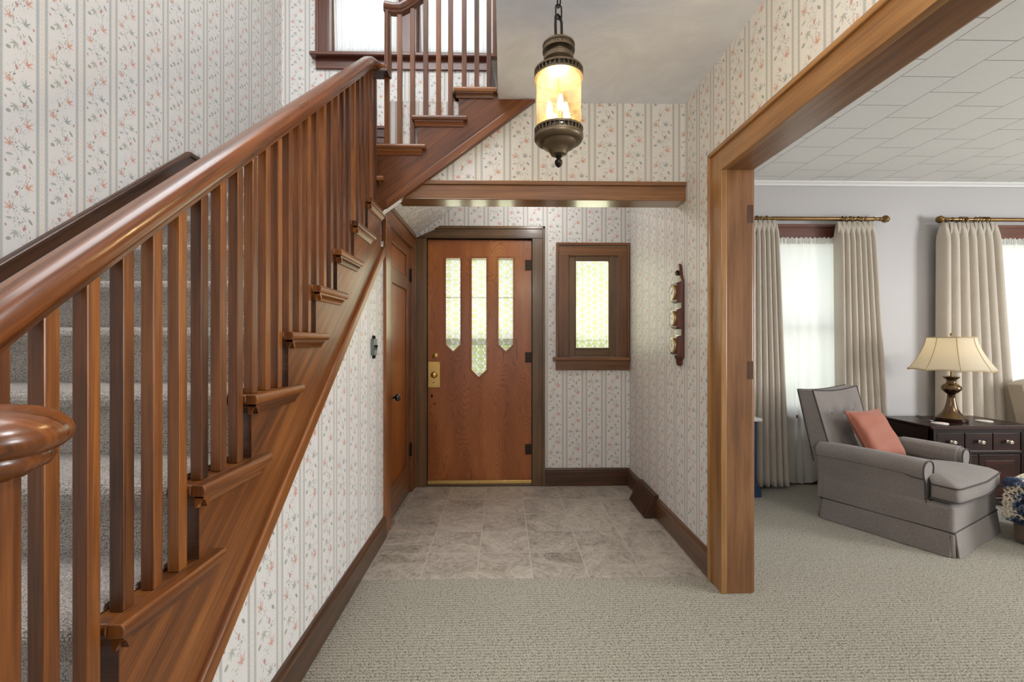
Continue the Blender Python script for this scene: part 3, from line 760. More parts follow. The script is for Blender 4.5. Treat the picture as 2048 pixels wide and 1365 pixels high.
for z0, z1 in ((.24, 1.70), (1.80, 1.985)):
    a, b = y0 + .11, y1 - .11
    for p0, p1 in (((a, z0), (a, z1)), ((b, z0), (b, z1)), ((a, z0), (b, z0)), ((a, z1), (b, z1))):
        m.tube([(xd - .008, *p0), (xd - .008, *p1)], .009, 8)
obj('panel_moulding', m, M['closet'], fr, smooth=60)
m = MB(); m.box(xd, xd + .004, 3.125, 3.165, .76, .95); es = obj('escutcheon', m, M['iron'], t, bev=.002)
m = MB(); m.lathe([(.006, 0), (.014, .003), (.009, .010), (.007, .03), (.009, .036), (.022, .042), (.0265, .052), (.025, .062), (.016, .069), (0, .071)], (xd + .003, 3.145, .885), 20, 'x'); obj('door_knob', m, M['blackknob'], es, smooth=50)
for z in (1.83, .36):
    m = MB(); m.box(xd, xd + .003, 3.80, 3.842, z - .05, z + .05); m.tube([(xd + .008, 3.843, z - .058), (xd + .008, 3.843, z + .058)], .008, 10); obj('hinge', m, M['hinge'], t, smooth=40)
m = MB()
for y in (3.10, 3.844):m.box(xb - .01, xf + .001, y - .006, y + .006, 0, 2.085)
obj('jamb', m, M['closet'], t)

# ------------------------------------------------------------------ staircase
st = thing('staircase', 'carpeted wooden staircase with brown treads and stringer turning at landing', 'staircase', (-1.3, .4, 0))
def ret_poly(zt): return [(-.752, zt), (-.724, zt), (-.7195, zt - .006), (-.718, zt - .014), (-.7195, zt - .022), (-.724, zt - .028), (-.752, zt - .028)]
# stringer with a sawtooth top
pts = []
for k in range(1, 12):
    pts.append((TY(k) + .03, TZ(k - 1) if k > 1 else 0)); pts.append((TY(k) + .03, TZ(k) - .028))
pts.append((TY(12) + .03, TZ(11) - .028)); pts.append((TY(12) + .03, LZ - .03)); pts.append((2.79, LZ - .03)); pts.append((2.79, zS(2.79)))
pts += [(yb, 0)]
m = MB()
# split into columns so every polygon stays convex
for k in range(1, 12):
    ya, yc_ = TY(k) + .03, TY(k + 1) + .03
    z0a, z0b = max(0, zS(ya)), max(0, zS(yc_)); top = TZ(k) - .028
    if z0a == 0 and z0b > 0: m.prism([(ya, 0), (yb, 0), (yc_, z0b), (yc_, top), (ya, top)], 'x', -.785, -.75, g=(0, .77, .635))
    else: m.prism([(ya, z0a), (yc_, z0b), (yc_, top), (ya, top)], 'x', -.785, -.75, g=(0, .77, .635))
m.prism([(TY(12) + .03, zS(TY(12) + .03)), (2.79, zS(2.79)), (2.79, LZ - .03), (TY(12) + .03, LZ - .03)], 'x', -.785, -.75, g=(0, .77, .635))
obj('stringer', m, M['stair'], st)
m = MB(); o_ = (0, -.02)
m.prism([(yb + .06, .03), (2.84, zS(2.84) - .012), (2.84, zS(2.84) + .05), (yb, .048)], 'x', -.775, -.733, g=(0, .77, .635)); obj('stringer_moulding', m, M['stair'], st, bev=.008, seg=3)
for k in range(2, 12):
    zt, yn = TZ(k), TY(k)
    m = MB(); m.prism([(yn + .006, zt), (yn + .262, zt), (yn + .262, zt - .028), (yn + .006, zt - .028), (yn + .0015, zt - .022), (yn, zt - .014), (yn + .0015, zt - .006)], 'x', -1.0, -.752)
    m.prism(ret_poly(zt), 'y', yn + .002, yn + .325)
    tr = obj('tread', m, M['stair'], st, bev=.002, smooth=30)
    m = MB(); m.prism([(-.75, zt - .028), (-.727, zt - .028), (-.728, zt - .036), (-.735, zt - .041), (-.741, zt - .050), (-.743, zt - .058), (-.75, zt - .058)], 'y', yn + .012, yn + .30)
    m.prism([(yn + .012, zt - .028), (yn + .012, zt - .034), (yn + .02, zt - .042), (yn + .026, zt - .058), (yn + .032, zt - .058), (yn + .032, zt - .028)], 'x', -.80, -.728)
    obj('cove_moulding', m, M['stair'], tr, smooth=30)
    m = MB(); m.box(-1.0, -.7505, yn + .028, yn + .04, TZ(k - 1), zt - .028, g=(1, 0, 0)); obj('riser', m, M['skirt'], st)
m = MB(); m.box(LW, -.5, TY(1), TY(2) + .03, 0, TZ(1)); obj('bottom_step', m, M['stair'], st, bev=.01)
# landing
m = MB(); m.box(LW, -.76, 2.7605, FW, LZ - .2, LZ); m.prism([(2.735, LZ), (2.99, LZ), (2.99, LZ - .03), (2.735, LZ - .03), (2.7305, LZ - .015)], 'x', -1.0, -.752)
obj('landing', m, M['stair'], st, bev=.003)
# carpet running over both
p = []
for k in range(2, 13):
    zt = TZ(k) if k < 12 else LZ; yn = TY(k); zp = TZ(k - 1)
    p += [(yn + .016, zp + .016), (yn + .012, zp + .06), (yn + .008, zt - .07), (yn - .004, zt - .045), (yn - .016, zt - .03), (yn - .022, zt - .012), (yn - .018, zt + .003), (yn - .006, zt + .012), (yn + .012, zt + .015), (yn + .13, zt + .014)]
p += [(FW - .03, LZ + .014)]
m = MB(); m.strip(p, 'x', LW + .018, -.793, -.012, g=(0, 0, 1)); obj('carpet_runner', m, M['scarpet'], st, smooth=60)
# wall string on the far wall
SKY = 2.79; zk = lambda y: 2.429 + .823 * (y - SKY)
m = MB(); m.prism([(.1, zk(.1)), (SKY, zk(SKY)), (SKY, zk(SKY) - .55), (.45, 0), (.1, 0)], 'x', LW, LW + .02, g=(0, .77, .635)); m.box(LW, LW + .02, SKY, FW, LZ, 2.429)
ws = obj('wall_string', m, M['skirt'], st, bev=.002)
m = MB(); m.prism([(.1, zk(.1) - .028), (SKY + .006, zk(SKY + .006) - .03), (SKY + .006, zk(SKY)), (.1, zk(.1))], 'x', LW, LW + .032, g=(0, .77, .635)); m.prism([(SKY, 2.429), (FW, 2.429), (FW, 2.401), (SKY, 2.401)], 'x', LW, LW + .032, g=(0, 1, 0))
obj('cap_moulding', m, M['skirt'], ws, bev=.006, seg=3)
m = MB(); m.box(LW, -.79, FW - .02, FW, LZ, 2.429); obj('landing_baseboard', m, M['skirt'], st, bev=.003)

# upper flight
UX = lambda j: -.79 + .2476 * (j - 1); UZ = lambda j: 2.451 + .1727 * (j - 1)
zU = lambda x: 2.065 + .745 * (x + .705)
YS = 2.73
m = MB()
m.prism([(-.785, zU(-.785)), (UX(1) + .03, zU(UX(1) + .03)), (UX(1) + .03, LZ - .03), (-.785, LZ - .03)], 'y', YS, YS + .034, g=(.8, 0, .6))
for j in range(1, 4):
    xa, xb_ = UX(j) + .03, UX(j + 1) + .03; top = UZ(j) - .028
    m.prism([(xa, zU(xa)), (xb_, zU(xb_)), (xb_, top), (xa, top)], 'y', YS, YS + .034, g=(.8, 0, .6))
m.prism([(UX(4) + .03, zU(UX(4) + .03)), (.197, CZ), (-.028, CZ), (-.028, 2.968), (UX(4) + .03, 2.968)], 'y', YS, YS + .034, g=(.8, 0, .6))
obj('stringer', m, M['stair'], st)
m = MB(); m.prism([(-.70, zU(-.70) - .004), (.197, zU(.197) - .004), (.12, zU(.197) - .004), (-.70, zU(-.70) + .055)], 'y', YS - .012, YS + .03, g=(.8, 0, .6)); obj('stringer_moulding', m, M['stair'], st, bev=.005)
m = MB(); m.prism([(-.735, zU(-.735) - .007), (-.615, zU(-.615) - .007), (-.615, zU(-.615) + .003), (-.735, zU(-.735) + .003)], 'y', YS - .004, 2.77, g=(.8, 0, .6)); obj('end_bead', m, M['white'], st, bev=.003)
for j in range(0, 5):
    zt, xn = (UZ(j) if j else LZ), UX(j)
    x1 = xn + .327 if j < 3 else (-.035 if j == 3 else -.02)
    if j == 4: break
    m = MB(); pr = [(YS + .002, zt), (YS - .026, zt), (YS - .0305, zt - .006), (YS - .032, zt - .014), (YS - .0305, zt - .022), (YS - .026, zt - .028), (YS + .002, zt - .028)]
    x0_ = xn if j else -.752
    m.prism(pr, 'x', x0_, x1); 
    if j: m.box(xn, min(xn + .275, x1), YS, 3.0, zt - .028, zt)
    tr = obj('tread', m, M['stair'], st, bev=.002, smooth=30)
    m = MB(); m.prism([(YS, zt - .028), (YS - .023, zt - .028), (YS - .022, zt - .036), (YS - .015, zt - .041), (YS - .009, zt - .05), (YS - .007, zt - .058), (YS, zt - .058)], 'x', x0_ + .014, x1 - .022)
    obj('cove_moulding', m, M['stair'], tr, smooth=30)
    if j: 
        m = MB(); m.box(xn + .028, xn + .04, YS + .002, FW, (UZ(j - 1) if j > 1 else LZ), zt - .028, g=(0, 1, 0)); obj('riser', m, M['stair'], st)
p = []
for j in range(1, 5):
    zt = UZ(j) if j < 4 else 3.0; xn = UX(j); zp = UZ(j - 1) if j > 1 else LZ
    if j == 4: xn = -.062
    p += [(xn + .018, zp + .014), (xn + .016, zp + .05), (xn - .004, zt - .06), (xn - .02, zt - .03), (xn - .022, zt - .008), (xn - .01, zt + .012), (xn + .012, zt + .015), (xn + .13 if j < 4 else -.03, zt + .014)]
m = MB(); m.strip(p, 'y', YS + .05, FW, -.012, g=(0, 1, 0)); obj('carpet_runner', m, M['scarpet'], st, smooth=60)

# ------------------------------------------------------------------ balustrades
prof = [(-.021, -.030), (.021, -.030), (.023, -.021), (.031, -.017), (.033, -.012), (.037, -.004), (.0375, .006), (.034, .017), (.025, .0255), (.012, .030), (0, .031),
        (-.012, .030), (-.025, .0255), (-.034, .017), (-.0375, .006), (-.037, -.004), (-.033, -.012), (-.031, -.017), (-.023, -.021)]
bl = thing('stair_balustrade', 'long brown balustrade with rounded handrail beside the lower flight', 'balustrade', (-.767, .6, 0))
RX = -.767
zR = lambda y: 1.294 + .82 * (y - .676)       # centre line of the rail
path = [V((-.635, .53, 1.184)), V((-.695, .54, 1.187)), V((-.745, .575, 1.196)), V((RX - .002, .62, 1.238)), V((RX, .66, zR(.66) - .004))]
n_ = 22
for i in range(1, n_ + 1):
    y = .66 + (2.585 - .66) * i / n_; path.append(V((RX, y, zR(y))))
path += [V((RX, 2.625, zR(2.62) - .004)), V((RX + .002, 2.66, zR(2.64) - .008)), V((RX + .012, 2.70, zR(2.645) - .006)), V((RX + .033, 2.73, zR(2.645) - .006)), V((RX + .06, 2.742, zR(2.645) - .006))]
m = MB(); m.sweep(path, prof); hr = obj('handrail', m, M['rail'], bl, smooth=50)
CAPC = V((-.627, .55, 1.166))
m = MB(); m.lathe([(0, .036), (.03, .0345), (.055, .030), (.072, .022), (.083, .011), (.0865, 0), (.085, -.010), (.076, -.019), (.068, -.023), (.070, -.03), (.064, -.04), (.05, -.046), (.044, -.052)], CAPC, 40, 'z', g=(1, 0, 0))
def rot_box(mb, c, hw, z0, z1, ang):
    ca, sa = math.cos(ang), math.sin(ang); ch = .007
    poly = [(-hw + ch, -hw), (hw - ch, -hw), (hw, -hw + ch), (hw, hw - ch), (hw - ch, hw), (-hw + ch, hw), (-hw, hw - ch), (-hw, -hw + ch)]
    mb.prism([(c[0] + a * ca - b * sa, c[1] + a * sa + b * ca) for a, b in poly], 'z', z0, z1)
m2 = MB(); rot_box(m2, CAPC, .036, 0, 1.122, math.radians(49))
npst = obj('newel_post', m2, M['stair'], bl); obj('newel_cap', m, M['rail'], npst, smooth=60, planar=((.75, .66, 0), (-.66, .75, .3)))
for k in range(3, 12):
    for j in range(3):
        y = TY(k) + .042 + .0775 * j
        if y < .62: continue
        m = MB(); zt = zR(y + .014) - .036
        m.box(-.781, -.753, y, y + .028, TZ(k), min(zt, 2.84)); obj('baluster', m, M['stair'], bl, bev=.0025)
# fillet below the level end of the rail
m = MB(); m.box(RX - .035, RX + .09, 2.67, 2.758, zR(2.645) - .046, zR(2.645) - .03); obj('rail_end_plate', m, M['dark'], bl, bev=.003)

bu = thing('stair_balustrade', 'short dark balustrade on the upper flight in front of landing window', 'balustrade', (-.4, 2.75, LZ))
YR = 2.749
zr0 = zR(2.645) - .006
m = MB(); m.sweep([V((-.694, YR, zr0 - .03)), V((-.694, YR, 3.30))], [(a * .62, b * .62) for a, b in prof], side=[(0, -1, 0), (0, -1, 0)]); obj('gooseneck', m, M['rail'], bu, smooth=50)
pth = [V((-.712, YR, 3.293)), V((-.66, YR, 3.283)), V((-.615, YR, 3.285)), V((-.585, YR, 3.302))] + [V((-.585 + .08 * i, YR, 3.302 + .0585 * i)) for i in range(1, 8)]
m = MB(); m.sweep(pth, prof); obj('handrail', m, M['rail'], bu, smooth=50)
ux = [-.70, -.623, -.546, -.467, -.39, -.317, -.235, -.159, -.085]
for i, x in enumerate(ux):
    j = i // 3 + 1
    if i == 0: zt = 3.28
    else: zt = 3.245 + max(0, (x + .60)) * .73
    m = MB(); m.box(x - .014, x + .014, YR - .014, YR + .014, UZ(j), zt); obj('baluster', m, M['stair'], bu, bev=.0025)
m = MB(); m.box(-.062, -.032, YR - .012, YR + .018, 3.0, 3.62); obj('baluster', m, M['stair'], bu, bev=.0025)

# ------------------------------------------------------------------ landing windows
t = thing('window_2', 'pair of dark framed landing windows with white ribbed sheers', 'window', (-.8, FW, WZ0), kind='structure')
yc = FW - .022
m = MB(); m.box(-1.607, W0, yc, FW, WZ0, WZ1 + .1); obj('side_casing', m, M['redwood'], t, bev=.003)
m = MB(); m.box(-1.63, -1.605, FW - .034, FW, WZ0, WZ1 + .12); obj('back_band', m, M['redwood'], t, bev=.003)
m = MB(); m.box(W1, .03, yc, FW, WZ0, WZ1 + .1); m.box(-1.63, .05, yc - .004, FW, WZ1, WZ1 + .12); obj('side_casing', m, M['redwood'], t, bev=.003)
m = MB(); m.box(-.895, -.755, yc, FW + .1, WZ0, WZ1); obj('mullion', m, M['redwood'], t, bev=.003)
m = MB(); m.box(-1.665, .08, FW - .075, FW + .05, WZ0 - .032, WZ0); obj('stool', m, M['redwood'], t, bev=.008, seg=3)
m = MB(); m.box(-1.63, .05, FW - .022, FW, WZ0 - .12, WZ0 - .032); obj('apron', m, M['redwood'], t, bev=.003)
for a, b in ((W0, -.895), (-.755, W1)):
    m = MB(); ya, yb2 = FW + .06, FW + .1
    m.box(a, a + .05, ya, yb2, WZ0, WZ1); m.box(b - .05, b, ya, yb2, WZ0, WZ1); m.box(a, b, ya, yb2, WZ0, WZ0 + .07); m.box(a, b, ya, yb2, WZ1 - .05, WZ1); m.box(a, b, ya + .004, yb2, 4.34, 4.38)
    s_ = obj('sash', m, M['redwood'], t, bev=.003)
    m = MB(); m.box(a + .04, b - .04, ya + .018, ya + .022, WZ0 + .05, WZ1 - .04); obj('glass_pane', m, M['glass'], s_)
for i, (a, b, lab) in enumerate(((-1.492, -.915, 'white ribbed sheer curtain on left half of landing window'), (-.735, -.07, 'white ribbed sheer curtain behind upper balusters on landing window'))):
    t = thing('sheer_curtain', lab, 'curtain', ((a + b) / 2, FW - .005, WZ0), group='landing window sheers')
    def fn(u, v, a=a, b=b):
        z = WZ0 + .012 + v * 1.16; sh = .015 * (1 - v) ** 2
        return (a + sh + (b - a - 2 * sh) * u, FW + .012 + .005 * math.sin(u * 150 + 2 * math.sin(v * 2)) + .004 * math.sin(u * 47), z)
    m = MB(); m.grid(fn, 160, 12); obj('sheer_panel', m, M['lace'], t, smooth=0, fix=False)
    m = MB(); m.grid(lambda u, v, f=fn: (f(u, .0)[0], f(u, 0)[1] - .004 + .004 * math.sin(u * 260), WZ0 + .006 + v * .05), 200, 2); obj('gathered_hem', m, M['lacehem'], t, smooth=0, fix=False)
# ledge moulding low on the stairwell front wall
m = MB(); m.box(-1.9, -.50, FW - .024, FW, 3.055, 3.125); m.box(-1.9, -.50, FW - .036, FW, 3.125, 3.15); m.box(-1.9, -.5, FW - .028, FW, 3.0, 3.045)
struct('trim_3', m, M['redwood'], 'dark wood band low on the landing window wall', 'trim', bev=.004)

# ------------------------------------------------------------------ wall things in the hall
t = thing('light_switch', 'ornate pewter switch plate on wallpaper beside closet door', 'switch', (SW, 2.707, 1.24))
m = MB(); y, z = 2.707, 1.241
m.box(SW, SW + .014, y - .042, y + .042, z - .05, z + .05); pl = obj('cover_plate', m, M['pewter'], t, bev=.004)
m = MB(); m.box(SW + .012, SW + .017, y - .036, y + .036, z - .042, z + .042)
m.box(SW + .014, SW + .019, y - .042, y + .042, z + .042, z + .047); m.box(SW + .014, SW + .019, y - .042, y + .042, z - .047, z - .042); obj('raised_border', m, M['pewter'], pl, bev=.002)
for s in (1, -1):
    m = MB(); m.lathe([(.011, 0), (.012, .008), (.008, .016), (0, .018)], (SW, y, z + s * .058), 12, 'x'); obj('finial', m, M['iron'], pl, smooth=50)
m = MB(); m.box(SW + .017, SW + .03, y - .007, y + .007, z - .004, z + .012); m.lathe([(.007, 0), (.007, .004), (0, .005)], (SW + .016, y - .02, z - .012), 10, 'x'); m.lathe([(.007, 0), (.007, .004), (0, .005)], (SW + .016, y + .02, z - .012), 10, 'x'); obj('toggle', m, M['iron'], t, bev=.002)

t = thing('mounted_barometer', 'dark wood plaque with three round brass rimmed dials on wall', 'barometer', (RW, 2.83, 1.12))
xw = RW
def ply(pts): 
    return [(2.83 + a, b) for a, b in pts]
half = [(.0, 1.118), (.018, 1.120), (.03, 1.135), (.036, 1.155), (.048, 1.165), (.06, 1.172), (.06, 1.655), (.05, 1.665), (.036, 1.69), (.030, 1.72), (.022, 1.75), (.010, 1.763), (0, 1.764)]
m = MB(); m.prism(ply([(a, b) for a, b in half] + [(-a, b) for a, b in half[-2:0:-1]]), 'x', xw - .018, xw, g=(0, 0, 1)); bd = obj('backboard', m, M['weather'], t, bev=.004)
m = MB(); m.lathe([(.018, 0), (.02, -.008), (.013, -.014), (0, -.016)], (xw - .018, 2.83, 1.705), 6, 'x'); obj('hexagonal_boss', m, M['blackknob'], bd)
for z in (1.582, 1.417, 1.249):
    m = MB(); h = .067; q = .054
    m.add([(xw - .016, 2.83 - q - .006, z - h), (xw - .016, 2.83 + q + .006, z - h), (xw - .016, 2.83 + q + .006, z + h), (xw - .016, 2.83 - q - .006, z + h),
           (xw - .046, 2.83 - q, z - h + .012), (xw - .046, 2.83 + q, z - h + .012), (xw - .046, 2.83 + q, z + h - .012), (xw - .046, 2.83 - q, z + h - .012)],
          [(0, 1, 2, 3), (7, 6, 5, 4), (0, 4, 5, 1), (1, 5, 6, 2), (2, 6, 7, 3), (3, 7, 4, 0)]); b = obj('dial_block', m, M['weather'], t, bev=.003)
    m = MB(); m.lathe([(.046, 0), (.047, -.006), (.046, -.010), (.041, -.012), (.041, -.009), (.0, -.009)], (xw - .046, 2.83, z), 32, 'x'); obj('bezel', m, M['brass'], b, smooth=40)
    m = MB(); m.lathe([(.0405, -.0095), (.0405, -.0105), (0, -.0105)], (xw - .046, 2.83, z), 32, 'x'); d = obj('dial_face', m, M['dial'], b)
    m = MB()
    an = {1.582: 2.2, 1.417: .3, 1.249: 1.2}[z]
    m.tube([(xw - .0572, 2.83 - .012 * math.cos(an), z - .012 * math.sin(an)), (xw - .0572, 2.83 + .030 * math.cos(an), z + .030 * math.sin(an))], [.0016, .0005], 6)
    for k in range(24):
        a = PI * (-.25 + 1.5 * k / 23)
        m.tube([(xw - .0568, 2.83 + .032 * math.cos(a), z + .032 * math.sin(a)), (xw - .0568, 2.83 + .036 * math.cos(a), z + .036 * math.sin(a))], .0006, 4)
    obj('needle', m, M['iron'], b)

t = thing('floor_register', 'slanted dark brown heating register on the tile floor', 'vent', (1.06, 3.42, 0))
y0, y1 = 3.232, 3.615
m = MB(); m.prism([(RW, 0), (1.018, 0), (1.014, .012), (1.08, .15), (1.084, .165), (RW, .165)], 'y', y0, y1, g=(0, 1, 0)); bd = obj('housing', m, M['grille'], t, bev=.003)
m = MB(); a, b = V((1.017, 0, .022)), V((1.076, 0, .145)); nx = V((-.9, 0, .43)) * .004
for i in range(19):
    q = a.lerp(b, i / 18) + nx * .6; m.box(q.x - .002, q.x + .002, y0 + .025, y1 - .025, q.z - .0016, q.z + .0016)
for i in range(30):
    y = y0 + .03 + (y1 - y0 - .06) * i / 29; p0, p1 = a + nx, b + nx
    m.prism([(p0.x, p0.z), (p0.x - .002, p0.z + .001), (p1.x - .002, p1.z + .001), (p1.x, p1.z)], 'y', y - .0016, y + .0016)
obj('grille', m, M['grille2'], bd)

# ------------------------------------------------------------------ hall lantern
PXc, PYc = .197, 1.6
t = thing('pendant_lantern', 'bronze hanging lantern with amber seeded glass cylinder in the hall', 'ceiling lamp', (PXc, PYc, CZ))
c0 = (PXc, PYc, 0)
def link(mb, c, L, w, r, ang):
    pts = []
    for i in range(20):
        a = 2 * PI * i / 20; x = w * math.cos(a); z = (L / 2 - w) * (1 if math.sin(a) > 0 else -1) + w * math.sin(a)
        if abs(math.sin(a)) < 1e-6: z = 0
        pts.append((c[0] + x * math.cos(ang), c[1] + x * math.sin(ang), c[2] + z))
    mb.tube(pts, r, 8, closed=True)
m = MB(); z = 2.425; i = 0
while z < 2.72:
    link(m, (PXc + .001 * (i % 2), PYc, z + .02), .052, .0115, .0028, .35 + (i % 2) * PI / 2); z += .043; i += 1
obj('chain', m, M['iron'], t, smooth=60)
m = MB(); m.lathe([(.055, 0), (.055, -.012), (.03, -.03), (0, -.034)], (PXc, PYc, CZ), 28, 'z'); obj('ceiling_canopy', m, M['lantern'], t, smooth=40)
m = MB(); link(m, (PXc, PYc, 2.388), .088, .021, .0048, .9); m.lathe([(.011, 2.35), (.013, 2.342), (.008, 2.336)], c0, 16); obj('hook_ring', m, M['iron'], t, smooth=60)
m = MB(); m.lathe([(0, 2.345), (.02, 2.343), (.05, 2.333), (.0545, 2.326), (.0545, 2.306), (.05, 2.303), (.037, 2.301), (.035, 2.288), (.036, 2.28), (.05, 2.288), (.053, 2.285), (.053, 2.270), (.046, 2.266), (.04, 2.262), (.060, 2.252), (.078, 2.240), (.0845, 2.234), (.0845, 2.230), (.076, 2.230), (.03, 2.258), (0, 2.258)], c0, 36, g=(0, 0, 1))
cp = obj('top_cap', m, M['lantern'], t, smooth=35)
# pierced bands: rows of little posts between two rings
def gallery(zb, zt, R, n, par, nm='pierced_band'):
    mb = MB(); w = .0012; hh = (zt - zb)
    for (za, zc) in ((zb, zb + hh * .2), (zt - hh * .2, zt)):
        mb.lathe([(R - w, za), (R + w, za), (R + w, zc), (R - w, zc), (R - w, za)], c0, 48)
    for k in range(n):
        a = 2 * PI * k / n
        p = lambda q, zz: (PXc + R * math.cos(a + q), PYc + R * math.sin(a + q), zz)
        d = PI / n * .46; zm = (zb + zt) / 2
        mb.add([p(-d, zb + hh * .15), p(d, zb + hh * .15), p(d * .45, zm - hh * .12), p(d * 1.1, zm), p(d * .45, zm + hh * .12), p(d, zt - hh * .15), p(-d, zt - hh * .15), p(-d * .45, zm + hh * .12), p(-d * 1.1, zm), p(-d * .45, zm - hh * .12)], [list(range(10))])
    return obj(nm, mb, M['lantern'], par, smooth=30, fix=False, solid=.0015)
gallery(2.206, 2.234, .0845, 34, t); gallery(2.303, 2.326, .0552, 22, cp); gallery(1.999, 2.027, .0845, 34, t)
m = MB(); m.lathe([(.0785, 2.0), (.0795, 2.0), (.0795, 2.232), (.0785, 2.232), (.0785, 2.0)], c0, 48); obj('glass_cylinder', m, M['amber'], t, smooth=40)
m = MB(); m.lathe([(0, 2.0), (.083, 2.002), (.0865, 1.998), (.0865, 1.993), (.081, 1.984), (.072, 1.979), (.066, 1.980), (.062, 1.974), (.056, 1.966), (.046, 1.962), (.036, 1.955), (.030, 1.944), (.027, 1.938), (.012, 1.934), (0, 1.934)], c0, 40); bw = obj('bottom_bowl', m, M['lantern'], t, smooth=45)
m = MB(); m.lathe([(.010, 1.938), (.012, 1.931), (.007, 1.926), (.008, 1.922), (.0135, 1.917), (.014, 1.910), (.012, 1.903), (.006, 1.896), (0, 1.892)], c0, 18); obj('finial', m, M['iron'], bw, smooth=50)
m = MB(); m.tube([(PXc, PYc, 2.0), (PXc, PYc, 2.25)], .004, 8); m.lathe([(.03, 2.004), (.03, 2.008), (.008, 2.014), (.004, 2.03)], c0, 20); cl = obj('candle_cluster', m, M['brass'], t, smooth=40)
for k in range(3):
    a = .6 + 2 * PI * k / 3; cx, cy = PXc + .034 * math.cos(a), PYc + .034 * math.sin(a)
    m = MB(); m.lathe([(.0095, 2.006), (.0095, 2.075), (0, 2.076)], (cx, cy, 0), 14); cd = obj('candle_sleeve', m, M['candle'], t, smooth=40)
    m = MB(); m.lathe([(.006, 2.076), (.011, 2.088), (.0125, 2.098), (.010, 2.115), (.005, 2.132), (0, 2.138)], (cx, cy, 0), 14); obj('bulb', m, M['bulb'], cd, smooth=60)

# ------------------------------------------------------------------ living room windows
def lwin(name, label, x0, x1):
    t = thing(name, label, 'window', ((x0 + x1) / 2, FW, LZ0), kind='structure')
    m = MB(); m.box(x0 - .1, x1 + .1, FW - .02, FW, LZ1, 2.30); obj('head_casing', m, M['redwood'], t, bev=.003)
    m = MB(); m.box(x0 - .12, x1 + .12, FW - .036, FW, 2.285, 2.312); obj('head_cap', m, M['redwood'], t, bev=.004)
    m = MB(); m.box(x0 - .1, x0, FW - .02, FW, LZ0, LZ1); obj('side_casing', m, M['redwood'], t, bev=.003)
    m = MB(); m.box(x1, x1 + .1, FW - .02, FW, LZ0, LZ1); obj('side_casing', m, M['redwood'], t, bev=.003)
    m = MB(); m.box(x0 - .12, x1 + .12, FW - .03, FW + .05, LZ0 - .03, LZ0); m.box(x0 - .1, x1 + .1, FW - .02, FW, LZ0 - .11, LZ0 - .03); obj('sill', m, M['redwood'], t, bev=.004)
    ya, yb2 = FW + .05, FW + .09
    m = MB(); m.box(x0, x0 + .05, ya, yb2, LZ0, LZ1); m.box(x1 - .05, x1, ya, yb2, LZ0, LZ1); m.box(x0, x1, ya, yb2, LZ0, LZ0 + .07); m.box(x0, x1, ya, yb2, LZ1 - .05, LZ1); m.box(x0, x1, ya + .002, yb2, 1.38, 1.42)
    s_ = obj('sash', m, M['redwood'], t, bev=.003)
    m = MB(); m.box(x0 + .04, x1 - .04, ya + .018, ya + .022, LZ0 + .05, LZ1 - .04); obj('glass_pane', m, M['glass'], s_)
lwin('window_3', 'living room window behind the armchair', A0, A1)
lwin('window_4', 'living room window at the right edge', B0, B1)
def sheers(label, x0, x1):
    t = thing('sheer_curtain', label, 'curtain', ((x0 + x1) / 2, FW - .05, 0))
    sd = x0 * 3.1
    def fn(u, v):
        z = .035 + .02 * math.sin(u * 9 + sd) + v * (2.165 - .035)
        a = .004 + .010 * (1 - v) ** .8
        y = FW - .038 - a * (math.sin(u * 46 + 1.3 * math.sin(u * 13 + sd)) * .6 + .4 * math.sin(u * 23 + v * 2.2 + sd))
        return (x0 + (x1 - x0) * u + .01 * math.sin(v * 5 + u * 20), y, z)
    m = MB(); m.grid(fn, 150, 24); obj('sheer_panel', m, M['sheer'], t, smooth=0, fix=False)
    def hd(u, v):
        return (x0 + (x1 - x0) * u, FW - .040 - .007 * math.sin(u * 190 + math.sin(u * 40) * 2) * (1 if v in (0, 1) else .8) - .006 * math.sin(PI * v), 2.135 + v * .055 + .006 * math.sin(u * 120) * v)
    m = MB(); m.grid(hd, 220, 4); obj('ruffled_heading', m, M['lacehem'], t, smooth=0, fix=False)
    m = MB(); m.grid(lambda u, v: V(fn(u, v * .09)) + V((0, -.004, 0)), 120, 3); obj('hem', m, M['sheer'], t, smooth=0, fix=False)
sheers('white sheer curtain hanging behind the grey armchair', 2.30, 3.08)
sheers('white sheer curtain at the right edge behind the table', 4.14, 4.94)

def drape(label, tx, bx, zt, zb, n, ph, grp='linen drapes in the living room'):
    t = thing('drape', label, 'curtain', ((tx[0] + tx[1]) / 2, 3.9, zb), group=grp)
    H = zt - zb
    def fn(u, v):
        z = zb + v * H
        k = 1 - v
        x0 = tx[0] + (bx[0] - tx[0]) * k; x1 = tx[1] + (bx[1] - tx[1]) * k
        s = 2 * PI * n * u + ph + .35 * math.sin(u * 7 + v * 1.5)
        head = max(0, min(1, (zt - z) / .13))
        amp = .010 + .034 * head ** .8
        w = math.sin(s); w = math.copysign(abs(w) ** .7, w)
        xx = x0 + (x1 - x0) * u + .010 * head * math.cos(s) * (x1 - x0) / .4
        y = 3.876 + amp * w + (0.006 * math.sin(s * 3) * (1 - head))
        return (xx, y, z + (.006 * math.sin(s) if v == 0 else 0))
    m = MB(); m.grid(fn, n * 16, 40); obj('drape_panel', m, M['drape'], t, smooth=0, solid=.004, fix=False)
    # pinch pleat tucks and hooks
    m = MB()
    for i in range(n):
        u = (i + .25) / n - ph / (2 * PI * n)
        if not 0 <= u <= 1: continue
        x = tx[0] + (tx[1] - tx[0]) * u
        for d in (-.009, 0, .009):
            m.tube([(x + d, 3.860, zt + .002), (x + d * .8, 3.854, zt - .05), (x + d * .25, 3.860, zt - .1)], [.0042, .0048, .0035], 8)
    obj('pinch_pleat', m, M['drape'], t, smooth=60)
    return t
